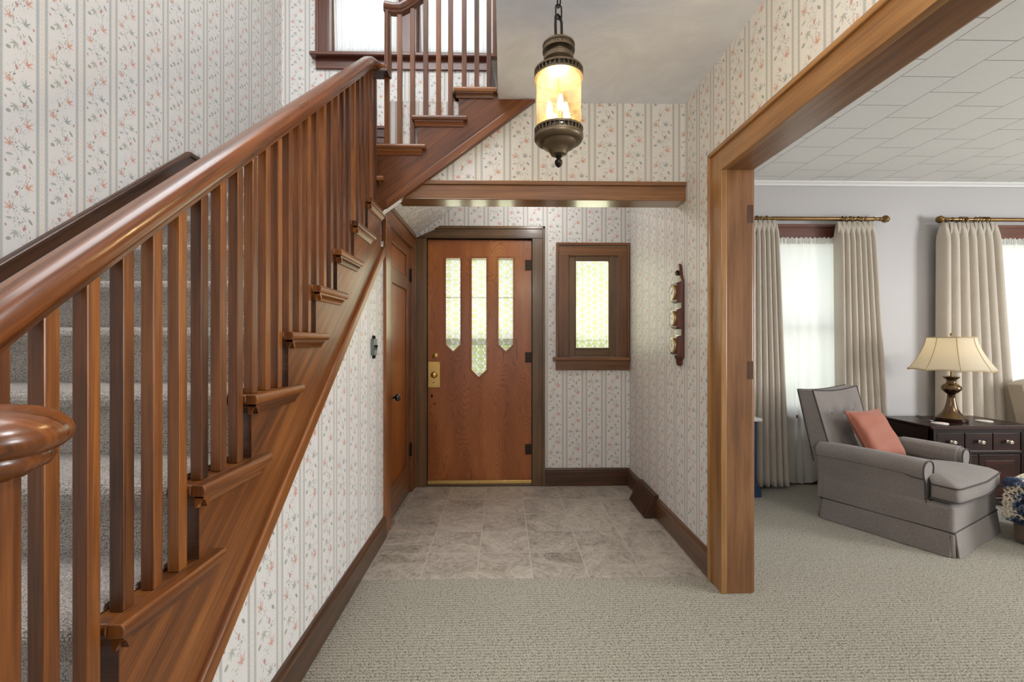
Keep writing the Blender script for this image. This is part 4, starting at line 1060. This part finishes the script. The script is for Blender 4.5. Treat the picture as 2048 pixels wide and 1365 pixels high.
drape('linen drape nearest the wide opening on the armchair window', (2.13, 2.372), (2.125, 2.47), 2.318, .03, 6, .4)
drape('linen drape on the lavender wall directly behind the armchair', (2.90, 3.22), (2.92, 3.37), 2.308, .03, 7, .9)
drape('pale linen drape behind the lit table lamp', (3.825, 4.335), (3.815, 4.52), 2.308, .03, 7, 1.6)
# rods and rings
def rod(label, xa, xb, fin):
    t = thing('curtain_rod', label, 'curtain rod', ((xa + xb) / 2, 3.9, 2.345))
    m = MB(); m.tube([(xa, 3.9, 2.345), (xb, 3.9, 2.345)], .0152, 16); m.tube([((xa + xb) / 2 - .3, 3.9, 2.345), (xb, 3.9, 2.345)], .0170, 16); obj('pole', m, M['oldbrass'], t, smooth=50)
    for xe, s in fin:
        m = MB(); m.lathe([(.017, 0), (.02, .004), (.02, .012), (.015, .018), (.015, .06), (.018, .064), (.018, .072), (.013, .08), (.02, .088), (.0285, .103), (.030, .118), (.025, .135), (.012, .148), (0, .152)], (0, 0, 0), 24, 'x')
        m.v = [(xe + s * p[0], 3.9 + p[1], 2.345 + p[2]) for p in m.v]; f = obj('finial', m, M['oldbrass'], t, smooth=45)
        m = MB()
        for k in range(8):
            a = 2 * PI * k / 8; m.tube([(xe + s * (.09 + .012 * i), 3.9 + (.0195 + .011 * math.sin(PI * min(i, 3.6) / 4)) * math.cos(a + .12 * i), 2.345 + (.0195 + .011 * math.sin(PI * min(i, 3.6) / 4)) * math.sin(a + .12 * i)) for i in range(5)], .0028, 6)
        obj('carved_flute', m, M['oldbrass'], f, smooth=60)
        m = MB(); bx = xe - s * .03; m.tube([(bx, FW, 2.30), (bx, 3.93, 2.305), (bx, 3.905, 2.325)], .006, 10); m.box(bx - .012, bx + .012, FW - .006, FW, 2.25, 2.35); obj('bracket', m, M['oldbrass'], t, bev=.001)
rod('brass curtain rod over the armchair window', 2.05, 3.235, [(3.235, 1)])
rod('brass curtain rod at the right edge behind the lamp', 3.955, 5.1, [(3.955, -1)])
ring0 = None
def ring(x, label, grp, tilt):
    global ring0
    if ring0 is None:
        m = MB(); m.tube([(.0 , .029 * math.cos(a * 2 * PI / 24), .029 * math.sin(a * 2 * PI / 24)) for a in range(24)], .0036, 8, closed=True); m.tube([(0, 0, -.029), (0, .002, -.036)], .002, 6)
        ring0 = obj('curtain_ring', m, M['oldbrass'], smooth=60); o = ring0
    else: o = ring0.copy(); C.objects.link(o)
    o.location = (x, 3.9, 2.3365); o.rotation_euler = (0, 0, tilt); tag(o, label, 'curtain ring', grp)
for x in (2.10, 2.18, 2.207, 2.250, 2.294): ring(x, 'small brass ring above the drape nearest the opening', 'rings over the drape by the opening', random.uniform(-.5, .5))
for x in (2.965, 3.0, 3.035, 3.07, 3.105, 3.14, 3.175): ring(x, 'small brass ring above the drape behind the armchair', 'rings over the drape behind the armchair', random.uniform(-.6, .6))
for x in (4.015, 4.045, 4.08, 4.155, 4.19, 4.225, 4.26): ring(x, 'small brass ring above the drape behind the lamp', 'rings over the drape behind the lamp', random.uniform(-.7, .7))

# ------------------------------------------------------------------ armchair
AO = V((2.312, 3.235, 0)); AR = math.atan2(.48, .877)
def chair_w(b, a, z): # chair frame -> world
    c, s = math.cos(AR), math.sin(AR); return V((AO.x + b * c + a * s, AO.y + b * s - a * c, z))
t = thing('armchair', 'taupe grey tweed armchair with rolled arms and skirt', 'armchair', AO, rz=AR)
def L(b, a, z): return (b, -a, z)
WD = .75; DP = .705
m = MB(); m.box(-.004, WD + .004, -.712, .006, .10, .30); obj('base', m, M['chair'], t, bev=.026, seg=4, local=True, smooth=50)
# skirt: four flared panels with kick pleats
def skirt_side(p0, p1, out):
    m = MB(); p0, p1, out = V(p0), V(p1), V(out)
    def fo(u, v):
        q = p0.lerp(p1, u); fl = (.012 + .02 * (1 - v)) + .004 * math.sin(u * 11) * (1 - v)
        ext = (1 - v) * .012 * (2 * u - 1); q = q + (p1 - p0).normalized() * ext + out * fl
        return (q.x, q.y, .004 + v * .136)
    def fi(u, v): q = V(fo(u, v)) - out * .008; return tuple(q)
    m.slab(fo, fi, 20, 6); return obj('skirt_panel', m, M['chair'], t, local=True, smooth=40)
g_ = .014
skirt_side(L(0, g_, 0), L(0, DP - g_, 0), (-1, 0, 0)); skirt_side(L(g_, DP, 0), L(WD - g_, DP, 0), (0, -1, 0)); skirt_side(L(WD, g_, 0), L(WD, DP - g_, 0), (1, 0, 0)); skirt_side(L(g_, 0, 0), L(WD - g_, 0, 0), (0, 1, 0))
for b, a in ((.005, .005), (.005, DP - .005), (WD - .005, DP - .005), (WD - .005, .005)):
    m = MB(); m.lathe([(.022, .004), (.014, .13)], L(b, a, 0), 10); obj('kick_pleat', m, M['chair'], t, local=True)
zp = .143
m = MB(); m.tube([L(-.008, -.008, zp), L(-.008, DP + .008, zp), L(WD + .008, DP + .008, zp), L(WD + .008, -.008, zp)], .004, 8, closed=True); obj('skirt_piping', m, M['piping'], t, local=True, smooth=60)
# arms
def arm(b0, sgn):
    # outer face at b0, inner towards sgn; profile in (b, z)
    pr = [(.0, .14), (.012, .30), (.004, .42), (-.014, .452), (-.022, .478), (-.018, .508), (.004, .530), (.04, .543), (.085, .541), (.118, .527), (.132, .50), (.128, .47), (.124, .42), (.124, .14)]
    m = MB(); A0_, A1_ = -.035, .575; n = len(pr); N = 24; vs = []
    for i in range(N + 1):
        a = A0_ + (A1_ - A0_) * i / N; e = 0
        for b, z in pr:
            zz = z - (.025 * ((i / N - .35) ** 2) if z > .4 else 0) - (.03 * max(0, (i / N - .9)) if z > .4 else 0)
            vs.append(L(b0 + sgn * b, a, zz))
    fs = []
    for i in range(N):
        for j in range(n): fs.append((i * n + j, i * n + (j + 1) % n, (i + 1) * n + (j + 1) % n, (i + 1) * n + j))
    fs.append(list(range(n))); fs.append(list(range(N * n, (N + 1) * n)))
    m.add(vs, fs, (0, 1, 0)); o = obj('arm', m, M['chair'], t, bev=.006, seg=3, local=True, smooth=50)
    m = MB(); ring_ = [L(b0 + sgn * b, A1_ + .004, z - (.013 if z > .4 else 0)) for b, z in pr]; m.tube(ring_, .004, 8)
    m.tube([L(b0 + sgn * -.008, A0_ + (A1_ - A0_) * i / 12, .448 - (.025 * ((i / 12 - .35) ** 2)) - (.012 if i > 10 else 0)) for i in range(13)], .004, 8)
    obj('piping', m, M['piping'], o, local=True, smooth=60)
    return o
arm(0, 1); ra = arm(WD, -1)
def cov(u, v):
    a = .22 + .33 * u; ang = -.1 + v * 1.0
    pts = [(.136, .44), (.137, .49), (.122, .532), (.085, .547), (.04, .549), (.0, .535), (-.02, .51)]
    x = min(v * 6, 5.999); i = int(x); f = x - i; b = pts[i][0] + (pts[i + 1][0] - pts[i][0]) * f; z = pts[i][1] + (pts[i + 1][1] - pts[i][1]) * f
    if v < .05: z += .008 * math.sin(u * 9)
    return L(WD - b, a, z - .025 * ((a + .06) / .635 - .35) ** 2)
m = MB(); m.grid(cov, 24, 18, g=(0, 1, 0)); tag(obj('arm_cover', m, M['chair'], t, local=True, smooth=0, solid=.004, fix=False), 'loose grey cloth cover on the far arm')
# back: leaning tufted slab
def bk(u, v, front):
    z = .30 + v * .61 - .014 * (2 * u - 1) ** 2 * 0 + .0
    z -= v * .018 * math.sin(PI * u)                  # dipped top rail
    lean = -.155 * ((z - .30) / .6)
    w0 = .07 - .03 * v; b = w0 + (WD - 2 * w0) * u
    w0b = .035 - .02 * v; bb = w0b + (WD - 2 * w0b) * u
    if front:
        dome = .035 * (1 - (2 * u - 1) ** 4) * (1 - (2 * v - 1) ** 4)
        for bu_, bv_ in ((.25, .72), (.5, .72), (.75, .72), (.375, .45), (.625, .45)):
            d2 = ((u - bu_) * .6) ** 2 + ((v - bv_) * .6) ** 2; dome -= .030 * math.exp(-d2 / .0022)
        return L(b, .075 + lean + dome, z)
    return L(bb, -.055 + lean * .78 - .012 * math.sin(PI * u), z + .0)
m = MB(); m.slab(lambda u, v: bk(u, v, 1), lambda u, v: bk(u, v, 0), 40, 36); bo = obj('backrest', m, M['chair'], t, bev=.008, seg=3, local=True, smooth=50)
m = MB(); m.tube([bk(0, i / 14, 1) for i in range(2, 14)] + [bk(i / 20, 1, 1) for i in range(21)] + [bk(1, i / 14, 1) for i in range(13, 1, -1)], .005, 8); m.tube([bk(0, i / 14, 0) for i in range(2, 14)] + [bk(i / 20, 1, 0) for i in range(21)] + [bk(1, i / 14, 0) for i in range(13, 1, -1)], .0045, 8)
obj('piping', m, M['piping'], bo, local=True, smooth=60)
for bu_, bv_ in ((.25, .72), (.5, .72), (.75, .72), (.375, .45), (.625, .45)):
    p = V(bk(bu_, bv_, 1)); m = MB(); m.ball(p + V((0, -.003, 0)), .011, 12, 8, (1, .5, 1)); obj('button', m, M['chair'], bo, local=True, smooth=60)
# T-shaped seat cushion
def outline(n=10):
    P = [(.132, .06), (.132, .585), (.012, .60), (.0, .735), (.375, .762), (.75, .735), (.738, .60), (.618, .585), (.618, .06)]
    out = []
    for i in range(len(P)):
        a, b = V(P[i]), V(P[(i + 1) % len(P)])
        for k in range(n): out.append(a.lerp(b, k / n))
    # soften corners
    for _ in range(3): out = [(out[i - 1] + out[i] * 2 + out[(i + 1) % len(out)]) / 4 for i in range(len(out))]
    return out
O_ = outline(); cen = V((.375, .40)); zc0, zc1 = .305, .41
m = MB(); N = len(O_); rings = []
lay = [(0, zc0 + .0), (.93, zc0), (.985, zc0 + .012), (1, zc0 + .03), (1, zc1 - .02), (.985, zc1 - .002), (.9, zc1 + .016), (.7, zc1 + .034), (.4, zc1 + .046), (0.02, zc1 + .05)]
vs = []
for s, z in lay:
    for p in O_: q = cen + (p - cen) * max(s, .02); vs.append(L(q.x, q.y, z))
fs = []
for i in range(len(lay) - 1):
    for j in range(N): fs.append((i * N + j, i * N + (j + 1) % N, (i + 1) * N + (j + 1) % N, (i + 1) * N + j))
fs.append(list(range(N))); fs.append(list(range((len(lay) - 1) * N, len(lay) * N)))
m.add(vs, fs, (0, 1, 0)); cu = obj('seat_cushion', m, M['chair'], t, local=True, smooth=60)
m = MB()
for z, s in ((zc1 - .006, 1.0), (zc0 + .016, .998)): m.tube([L(*(cen + (p - cen) * s), z) for p in O_], .0045, 8, closed=True)
obj('piping', m, M['piping'], cu, local=True, smooth=60)
m = MB(); m.tube([L(.0, .585, .15), L(.0, .585, .30)], .003, 6); m.tube([L(.125, .60, .30), L(.0, .60, .302)], .003, 6); obj('front_seam', m, M['piping'], t, local=True)

# pillow
def patch_pillow(name, label, cat, c4, thick, mat, pm):
    P = [V(p) for p in c4]; ctr = sum(P, V((0, 0, 0))) / 4
    t = thing(name, label, cat, (ctr.x, ctr.y, min(p.z for p in P)))
    nrm = (P[1] - P[0]).cross(P[3] - P[0]).normalized()
    def base(u, v):
        # sides bow inwards a little, corners stay out
        uu = u; vv = v
        q = P[0].lerp(P[1], uu).lerp(P[3].lerp(P[2], uu), vv)
        inw = .035 * ((4 * u * (1 - u)) * (2 * abs(v - .5)) ** 6 * (1 if v < .5 else -1)); inh = .035 * ((4 * v * (1 - v)) * (2 * abs(u - .5)) ** 6 * (1 if u < .5 else -1))
        return q + (P[3] - P[0]) * inw + (P[1] - P[0]) * inh
    def th(u, v):
        e = max(0, (1 - (2 * u - 1) ** 4) * (1 - (2 * v - 1) ** 4)) ** .55
        return thick * e * (1 + .08 * math.sin(u * 9 + v * 4) + .05 * math.sin(v * 17 - u * 6))
    m = MB(); m.slab(lambda u, v: base(u, v) + nrm * th(u, v), lambda u, v: base(u, v) - nrm * th(u, v), 30, 30)
    o = obj('cushion_body', m, mat, t, smooth=80)
    m = MB(); e = [base(i / 16, 0) for i in range(16)] + [base(1, i / 16) for i in range(16)] + [base(1 - i / 16, 1) for i in range(16)] + [base(0, 1 - i / 16) for i in range(16)]
    m.tube(e, .0055, 8, closed=True); obj('piping', m, pm, t, smooth=60)
patch_pillow('throw_pillow', 'square coral satin pillow leaning in the grey armchair', 'pillow', [chair_w(.17, .235, .45), chair_w(.53, .305, .44), chair_w(.49, .15, .765), chair_w(.145, .085, .765)], .055, M['coral'], M['coral'])

# ottoman with a knitted throw
OA = math.radians(20); OO = V((3.235, 2.815, 0)); oc_, os_ = math.cos(OA), math.sin(OA)
def ow(a, b, z): # a along chair width, b towards the viewer
    return V((OO.x + a * oc_ + b * os_, OO.y + a * os_ - b * oc_, z))
t = thing('ottoman', 'brown upholstered ottoman half hidden under a knitted throw', 'ottoman', OO, rz=OA)
m = MB(); m.box(0, .5, -.42, 0, .0, .35); obj('ottoman_body', m, M['ottoman'], t, bev=.03, seg=4, local=True, smooth=50)
t = thing('knitted_throw', 'navy and cream chunky knitted throw draped over the ottoman', 'blanket', V((OO.x, OO.y, .36)), rz=OA)
t2 = V((OO.x, OO.y, .36))
m = MB()
def thr(s, q):  # s across (from left hem over the top), q along
    hang = .22
    d = s
    if d < hang: return (-.028 - .012 * math.sin(d * 20 + q * 9), q, -hang + d - .0 + .02 * math.sin(q * 8))
    d -= hang
    if d < .05: a = d / .05 * PI / 2; return (-.028 + .03 * (1 - math.cos(a)), q, .0 + .03 * math.sin(a))
    return (d - .05 + .002, q, .03 + .004 * math.sin(d * 30))
m_ = MB()
rows = 26; cols = 22
for i in range(rows):
    q = -.44 + i * .0185
    pts = []
    for k in range(80):
        s = .0 + k * .0075; p = thr(s, q); pts.append((p[0] - .006 * math.sin(k * 1.15 + (i % 2) * PI) * (1 if s < .22 else 0), p[1] + .006 * math.cos(k * 1.15 + (i % 2) * PI), p[2] + (.006 * math.sin(k * 1.15 + (i % 2) * PI) if s >= .22 else 0)))
    m_.tube(pts, .0058, 6)
for k in range(0, 34):
    s = k * .0175; m_.tube([(lambda p: (p[0] + (.004 if s >= .22 else .004), p[1], p[2] + (.004 if s >= .22 else 0)))(thr(s, -.445 + j * .0093)) for j in range(52)], .0045, 5)
obj('knit', m_, M['throw'], t, local=True, smooth=60)

# ------------------------------------------------------------------ table with drawers and lamp
t = thing('side_table', 'dark mahogany chest table with three small drawers beside armchair', 'table', (3.6, 3.55, 0))
tx0, tx1, ty0, ty1, tz = 3.2, 4.0, 3.32, 3.78, .64
m = MB(); m.prism([(tx0 - .0, tz), (tx1, tz), (tx1 + .004, tz - .006), (tx1 - .004, tz - .016), (tx1 - .012, tz - .022), (tx1 - .016, tz - .03), (tx0 + .016, tz - .03), (tx0 + .012, tz - .022), (tx0 + .004, tz - .016), (tx0 - .004, tz - .006)], 'y', ty0, ty1, g=(1, 0, 0)); obj('table_top', m, M['table'], t, bev=.003)
m = MB(); b0, b1, c0_, c1_ = tx0 + .03, tx1 - .03, ty0 + .03, ty1 - .02
m.box(b0, b0 + .02, c0_, c1_, .06, tz - .03, g=(0, 1, 0)); m.box(b1 - .02, b1, c0_, c1_, .06, tz - .03, g=(0, 1, 0)); m.box(b0, b1, c1_ - .015, c1_, .06, tz - .03); m.box(b0, b1, c0_, c1_, .06, .09)
m.box(b0, b0 + .045, c0_, c0_ + .03, .06, tz - .03, g=(0, 0, 1)); m.box(b1 - .045, b1, c0_, c0_ + .03, .06, tz - .03, g=(0, 0, 1)); m.box(b0, b1, c0_ + .001, c0_ + .03, tz - .06, tz - .03); m.box(b0, b1, c0_ + .001, c0_ + .03, .42, .445); m.box(b0, b1, c0_ + .012, c0_ + .03, .43, tz - .05)
obj('carcass', m, M['table'], t, bev=.003)
dw = (b1 - b0 - .09) / 3
for i in range(3):
    x0 = b0 + .045 + dw * i; m = MB(); m.box(x0 + .004, x0 + dw - .004, c0_ + .003, c0_ + .014, .448, tz - .063, g=(1, 0, 0)); d = obj('drawer', m, M['table'], t, bev=.0012)
    m = MB(); m.lathe([(.011, 0), (.011, -.003), (.006, -.006), (.006, -.016), (.012, -.02), (.014, -.027), (.011, -.034), (0, -.036)], (x0 + dw / 2, c0_ - .001, .515), 16, 'y'); k = obj('knob', m, M['cream'], d, smooth=50)
    m = MB(); m.ball((x0 + dw / 2, c0_ - .037, .515), .004, 8, 6); obj('knob_pin', m, M['iron'], k, smooth=60)
for i in range(2):
    w = (b1 - b0 - .09) / 2; x0 = b0 + .045 + w * i; m = MB(); m.box(x0 + .003, x0 + w - .003, c0_ + .003, c0_ + .014, .095, .415, g=(1, 0, 0)); d = obj('door', m, M['table'], t, bev=.0012)
    m = MB(); m.box(x0 + .05, x0 + w - .05, c0_ + .0015, c0_ + .004, .14, .37, g=(1, 0, 0)); obj('door_panel', m, M['table'], d, bev=.001)
for x in (b0 + .03, b1 - .03):
    for y in (c0_ + .03, c1_ - .03):
        m = MB(); m.lathe([(.014, 0), (.022, .02), (.026, .05), (.02, .062)], (x, y, 0), 16); obj('foot', m, M['table'], t, smooth=50)

lx, ly = 3.565, 3.53
t = thing('table_lamp', 'lit bronze baluster table lamp with cream panelled bell shade', 'lamp', (lx, ly, tz))
q = (lx, ly, tz)
m = MB(); m.lathe([(.098, 0), (.1, .004), (.1, .018), (.094, .022)], q, 40); obj('foot', m, M['table'], t, smooth=40)
m = MB(); m.lathe([(.094, .02), (.097, .026), (.092, .034), (.078, .046), (.058, .066), (.042, .098), (.032, .14), (.026, .18), (.024, .195), (.027, .2), (.022, .206), (.026, .214), (.042, .228), (.059, .246), (.064, .262), (.06, .276), (.046, .29), (.032, .3), (.028, .312), (.033, .33), (.05, .345), (.053, .352), (.03, .358), (.01, .36)], q, 40); obj('base', m, M['bronze'], t, smooth=40)
m = MB(); m.tube([(lx, ly, tz + .355), (lx, ly, tz + .67)], .006, 10); m.lathe([(.014, .43), (.016, .45), (.014, .49), (0, .49)], q, 16); m.lathe([(0, .70), (.006, .695), (.008, .685), (.004, .675)], q, 12); obj('stem', m, M['oldbrass'], t, smooth=50)
m = MB(); m.ball((lx, ly, tz + .53), .03, 16, 10, (1, 1, 1.25)); obj('bulb', m, M['bulb'], t, smooth=60)
R0, R1, z0_, z1_ = .262, .148, .405, .665
def shr(f): return R1 + (R0 - R1) * ((1 - f) ** 1.55)
def sh(off):
    def fn(u, v):
        a = 2 * PI * u; k = 8; seg = (a / (2 * PI) * k) % 1
        r = shr(v) + off
        r *= 1 - .028 * (1 - abs(2 * seg - 1)) ** 1.0 * 1.0
        return (lx + r * math.cos(a + .2), ly + r * math.sin(a + .2), tz + z0_ + (z1_ - z0_) * v + .008 * math.sin(PI * seg) * (1 - v))
    return fn
m = MB(); m.grid(sh(0), 96, 16); so = obj('lamp_shade', m, M['shade'], t, smooth=40, solid=.0015, fix=False)
m = MB(); f = sh(.001)
for k in range(8): m.tube([f(k / 8, i / 14) for i in range(15)], .0026, 6)
m.tube([f(i / 96, 0) for i in range(96)], .0045, 6, closed=True); m.tube([f(i / 96, 1) for i in range(96)], .0042, 6, closed=True)
obj('binding', m, M['shadetrim'], so, smooth=60)
m = MB()
for k in range(3): a = 2 * PI * k / 3; m.tube([(lx, ly, tz + .655), (lx + .146 * math.cos(a), ly + .146 * math.sin(a), tz + .66)], .002, 6)
obj('spider', m, M['oldbrass'], so)
m = MB(); m.tube([(lx - .09, ly + .02, tz + .006), (lx - .16, ly - .01, tz + .004), (lx - .225, ly + .01, tz + .012), (lx - .235, ly + .05, tz + .03), (lx - .18, ly + .07, tz + .028), (lx - .1, ly + .10, tz + .006), (lx - .05, ly + .20, tz + .004), (lx - .04, ly + .26, tz + .004)], .0028, 8); obj('cord', m, M['blackknob'], t, smooth=60)
for (x, y, lab) in ((3.355, 3.41, 'round pale coaster left of the table lamp'), (3.80, 3.50, 'round pale coaster right of the table lamp')):
    m = MB(); m.lathe([(.05, 0), (.052, .002), (.052, .006), (.049, .008), (0, .0075)], (x, y, tz), 32); o = tag(obj('coaster', m, M['coaster'], smooth=40), lab, 'coaster', 'coasters on the table')

# second armchair, mostly out of view
t = thing('wing_chair', 'pale beige tweed chair behind the table at right edge', 'armchair', (4.66, 3.37, 0))
m = MB(); m.box(4.31, 5.06, 3.02, 3.62, .06, .40); obj('base', m, M['wing'], t, bev=.03, seg=3, smooth=50)
def wb(u, v, fr):
    x = 4.295 + .78 * u; z = .40 + .56 * v - .05 * (2 * u - 1) ** 4 * v
    return (x, (3.54 if fr else 3.66) + .12 * v - (.03 * math.sin(PI * u) if fr else 0), z)
m = MB(); m.slab(lambda u, v: wb(u, v, 1), lambda u, v: wb(u, v, 0), 30, 20); bo = obj('backrest', m, M['wing'], t, bev=.01, seg=3, smooth=50)
m = MB()
for u in (.06, .2, .8, .94): m.tube([V(wb(u, i / 10, 1)) + V((0, -.002, 0)) for i in range(11)], .0035, 6)
obj('channel_seam', m, M['piping'], bo, smooth=60)
for x in (4.295, 4.95):
    m = MB(); m.box(x, x + .12, 3.04, 3.64, .36, .60); obj('arm', m, M['wing'], t, bev=.04, seg=4, smooth=50)
m = MB(); m.box(4.41, 4.96, 3.02, 3.58, .40, .50); obj('seat_cushion', m, M['wing'], t, bev=.03, seg=4, smooth=50)
m = MB()
for x in (4.34, 5.01):
    for y in (3.06, 3.58): m = MB(); m.lathe([(.015, 0), (.025, .06)], (x, y, 0), 12); obj('foot', m, M['table'], t)

# blue cabinet in the corner behind the opening
t = thing('cabinet', 'low navy blue cabinet with white top behind the door jamb', 'cabinet', (1.7, 3.8, 0))
m = MB(); m.box(1.3, 2.075, 3.655, 3.965, .10, .62, g=(0, 0, 1)); obj('body', m, M['navy'], t, bev=.004)
m = MB(); m.prism([(1.29, 0), (2.105, 0), (2.105, .07), (2.095, .08), (2.09, .095), (2.078, .105), (1.29, .105)], 'y', 3.645, 3.968); obj('plinth', m, M['navy'], t, bev=.003)
m = MB(); m.box(1.29, 2.11, 3.635, 3.968, .62, .645); obj('top', m, M['white'], t, bev=.005)
for i in range(2):
    x0 = 1.32 + .375 * i; m = MB(); m.box(x0, x0 + .36, 3.645, 3.656, .13, .60); d = obj('door', m, M['navy'], t, bev=.004)
    m = MB(); m.ball((x0 + (.33 if i == 0 else .03), 3.635, .38), .011, 12, 8); obj('knob', m, M['pewter'], d, smooth=60)

# ------------------------------------------------------------------ outdoors (seen only through glass)
m = MB(); m.box(-60, 80, -60, 80, -.6, -.5); tag(obj('lawn', m, M['lawn']), 'green lawn outside the front door', 'lawn', kind='structure')
m = MB(); m.box(-12, 16, 9.0, 10.2, -.5, 1.3); tag(obj('hedge', m, M['leafgreen'], bev=.2, seg=3), 'clipped green hedge beyond the lawn', 'hedge')

# ------------------------------------------------------------------ lights
def area(name, loc, size, energy, rot, col=(1, 1, 1), spread=PI):
    l = bpy.data.lights.new(name, 'AREA'); l.shape = 'RECTANGLE'; l.size, l.size_y = size; l.energy = energy; l.color = col; l.spread = spread
    o = bpy.data.objects.new(name, l); C.objects.link(o); o.location = loc; o.rotation_euler = rot; return o
def point(name, loc, energy, col, r):
    l = bpy.data.lights.new(name, 'POINT'); l.energy = energy; l.color = col; l.shadow_soft_size = r
    o = bpy.data.objects.new(name, l); C.objects.link(o); o.location = loc; return o
day = (.93, .97, 1.0)
area('daylight_landing', (-.8, FW + .5, 4.45), (1.9, 1.6), 21, (-PI / 2, 0, 0), day)
area('daylight_door', (-.2, FW + .7, 1.55), (1.2, 1.4), 28, (-PI / 2, 0, 0), (1, 1, .97))
area('daylight_sidelight', (.8, FW + .6, 1.6), (.6, 1.0), 13, (-PI / 2, 0, 0), (1, 1, .97))
area('daylight_living_left', (2.7, FW + .5, 1.4), (.9, 1.7), 11.5, (-PI / 2, 0, 0), day)
area('daylight_living_right', (4.54, FW + .5, 1.4), (.9, 1.7), 12.5, (-PI / 2, 0, 0), day)
area('daylight_living_side', (LX + .3, .4, 1.45), (3.6, 1.5), 460, (0, PI / 2, 0), (.94, .97, 1))
area('rear_fill', (-.3, BY - .3, 1.45), (1.8, 1.3), 14, (PI / 2, 0, 0), day)  # added weak fill behind the viewer, through an invented rear opening
point('lantern_light', (PXc, PYc, 2.12), 18, (1, .965, .93), .03)
point('vestibule_fill', (.3, 3.42, 2.45), 9, (1, .99, .97), .08)  # added fill without a fixture, brightens soffit and door wall
point('table_lamp_light', (lx, ly, tz + .53), 58, (1, .965, .91), .03)
area('upstairs_fill', (-1.0, 1.3, UC - .05), (1.7, 2.2), 88, (0, 0, 0), (.95, .975, 1))  # fill panel added under the upper ceiling, lights the stairwell
area('living_fill', (3.8, .6, 2.66), (1.0, 1.0), 40, (0, 0, 0), (1, .98, .96))  # extra living room fill, no ceiling fixture belongs to it
point('hall_bounce_fill', (.35, .55, 2.15), 28, (1, 1, 1), .12)  # added bare light above the view, imitates bounced flash in the hall

w = bpy.data.worlds.new('World'); bpy.context.scene.world = w; w.use_nodes = True
nt = w.node_tree; bg = nt.nodes['Background']
sky = nt.nodes.new('ShaderNodeTexSky'); sky.sky_type = 'HOSEK_WILKIE'; sky.turbidity = 6; sky.sun_direction = V((.3, -.7, .65)).normalized()
hs = nt.nodes.new('ShaderNodeHueSaturation'); hs.inputs['Saturation'].default_value = .35
nt.links.new(sky.outputs[0], hs.inputs['Color']); nt.links.new(hs.outputs[0], bg.inputs[0]); bg.inputs[1].default_value = 4.5

# ------------------------------------------------------------------ camera
cam = bpy.data.cameras.new('Camera'); co = bpy.data.objects.new('Camera', cam); C.objects.link(co)
cam.sensor_width = 36; cam.lens = 36 * 905 / 2048; cam.shift_y = -1.0 / 2048; cam.clip_start = .02
co.location = (0, 0, 1.28); co.rotation_euler = (PI / 2, 0, -math.atan(18 / 905))
sc = bpy.context.scene; sc.camera = co
vs_ = sc.view_settings; sc.display_settings.display_device = 'sRGB'
vs_.view_transform = 'Standard'; vs_.look = 'None'; vs_.gamma = 1; vs_.exposure = 0.12; vs_.use_curve_mapping = False
cy = sc.cycles; cy.max_bounces = 12; cy.diffuse_bounces = 6; cy.glossy_bounces = 5; cy.transparent_max_bounces = 16; cy.transmission_bounces = 8
cy.use_denoising = True; cy.denoiser = 'OPENIMAGEDENOISE'; cy.caustics_reflective = False; cy.caustics_refractive = False; cy.sample_clamp_indirect = 6
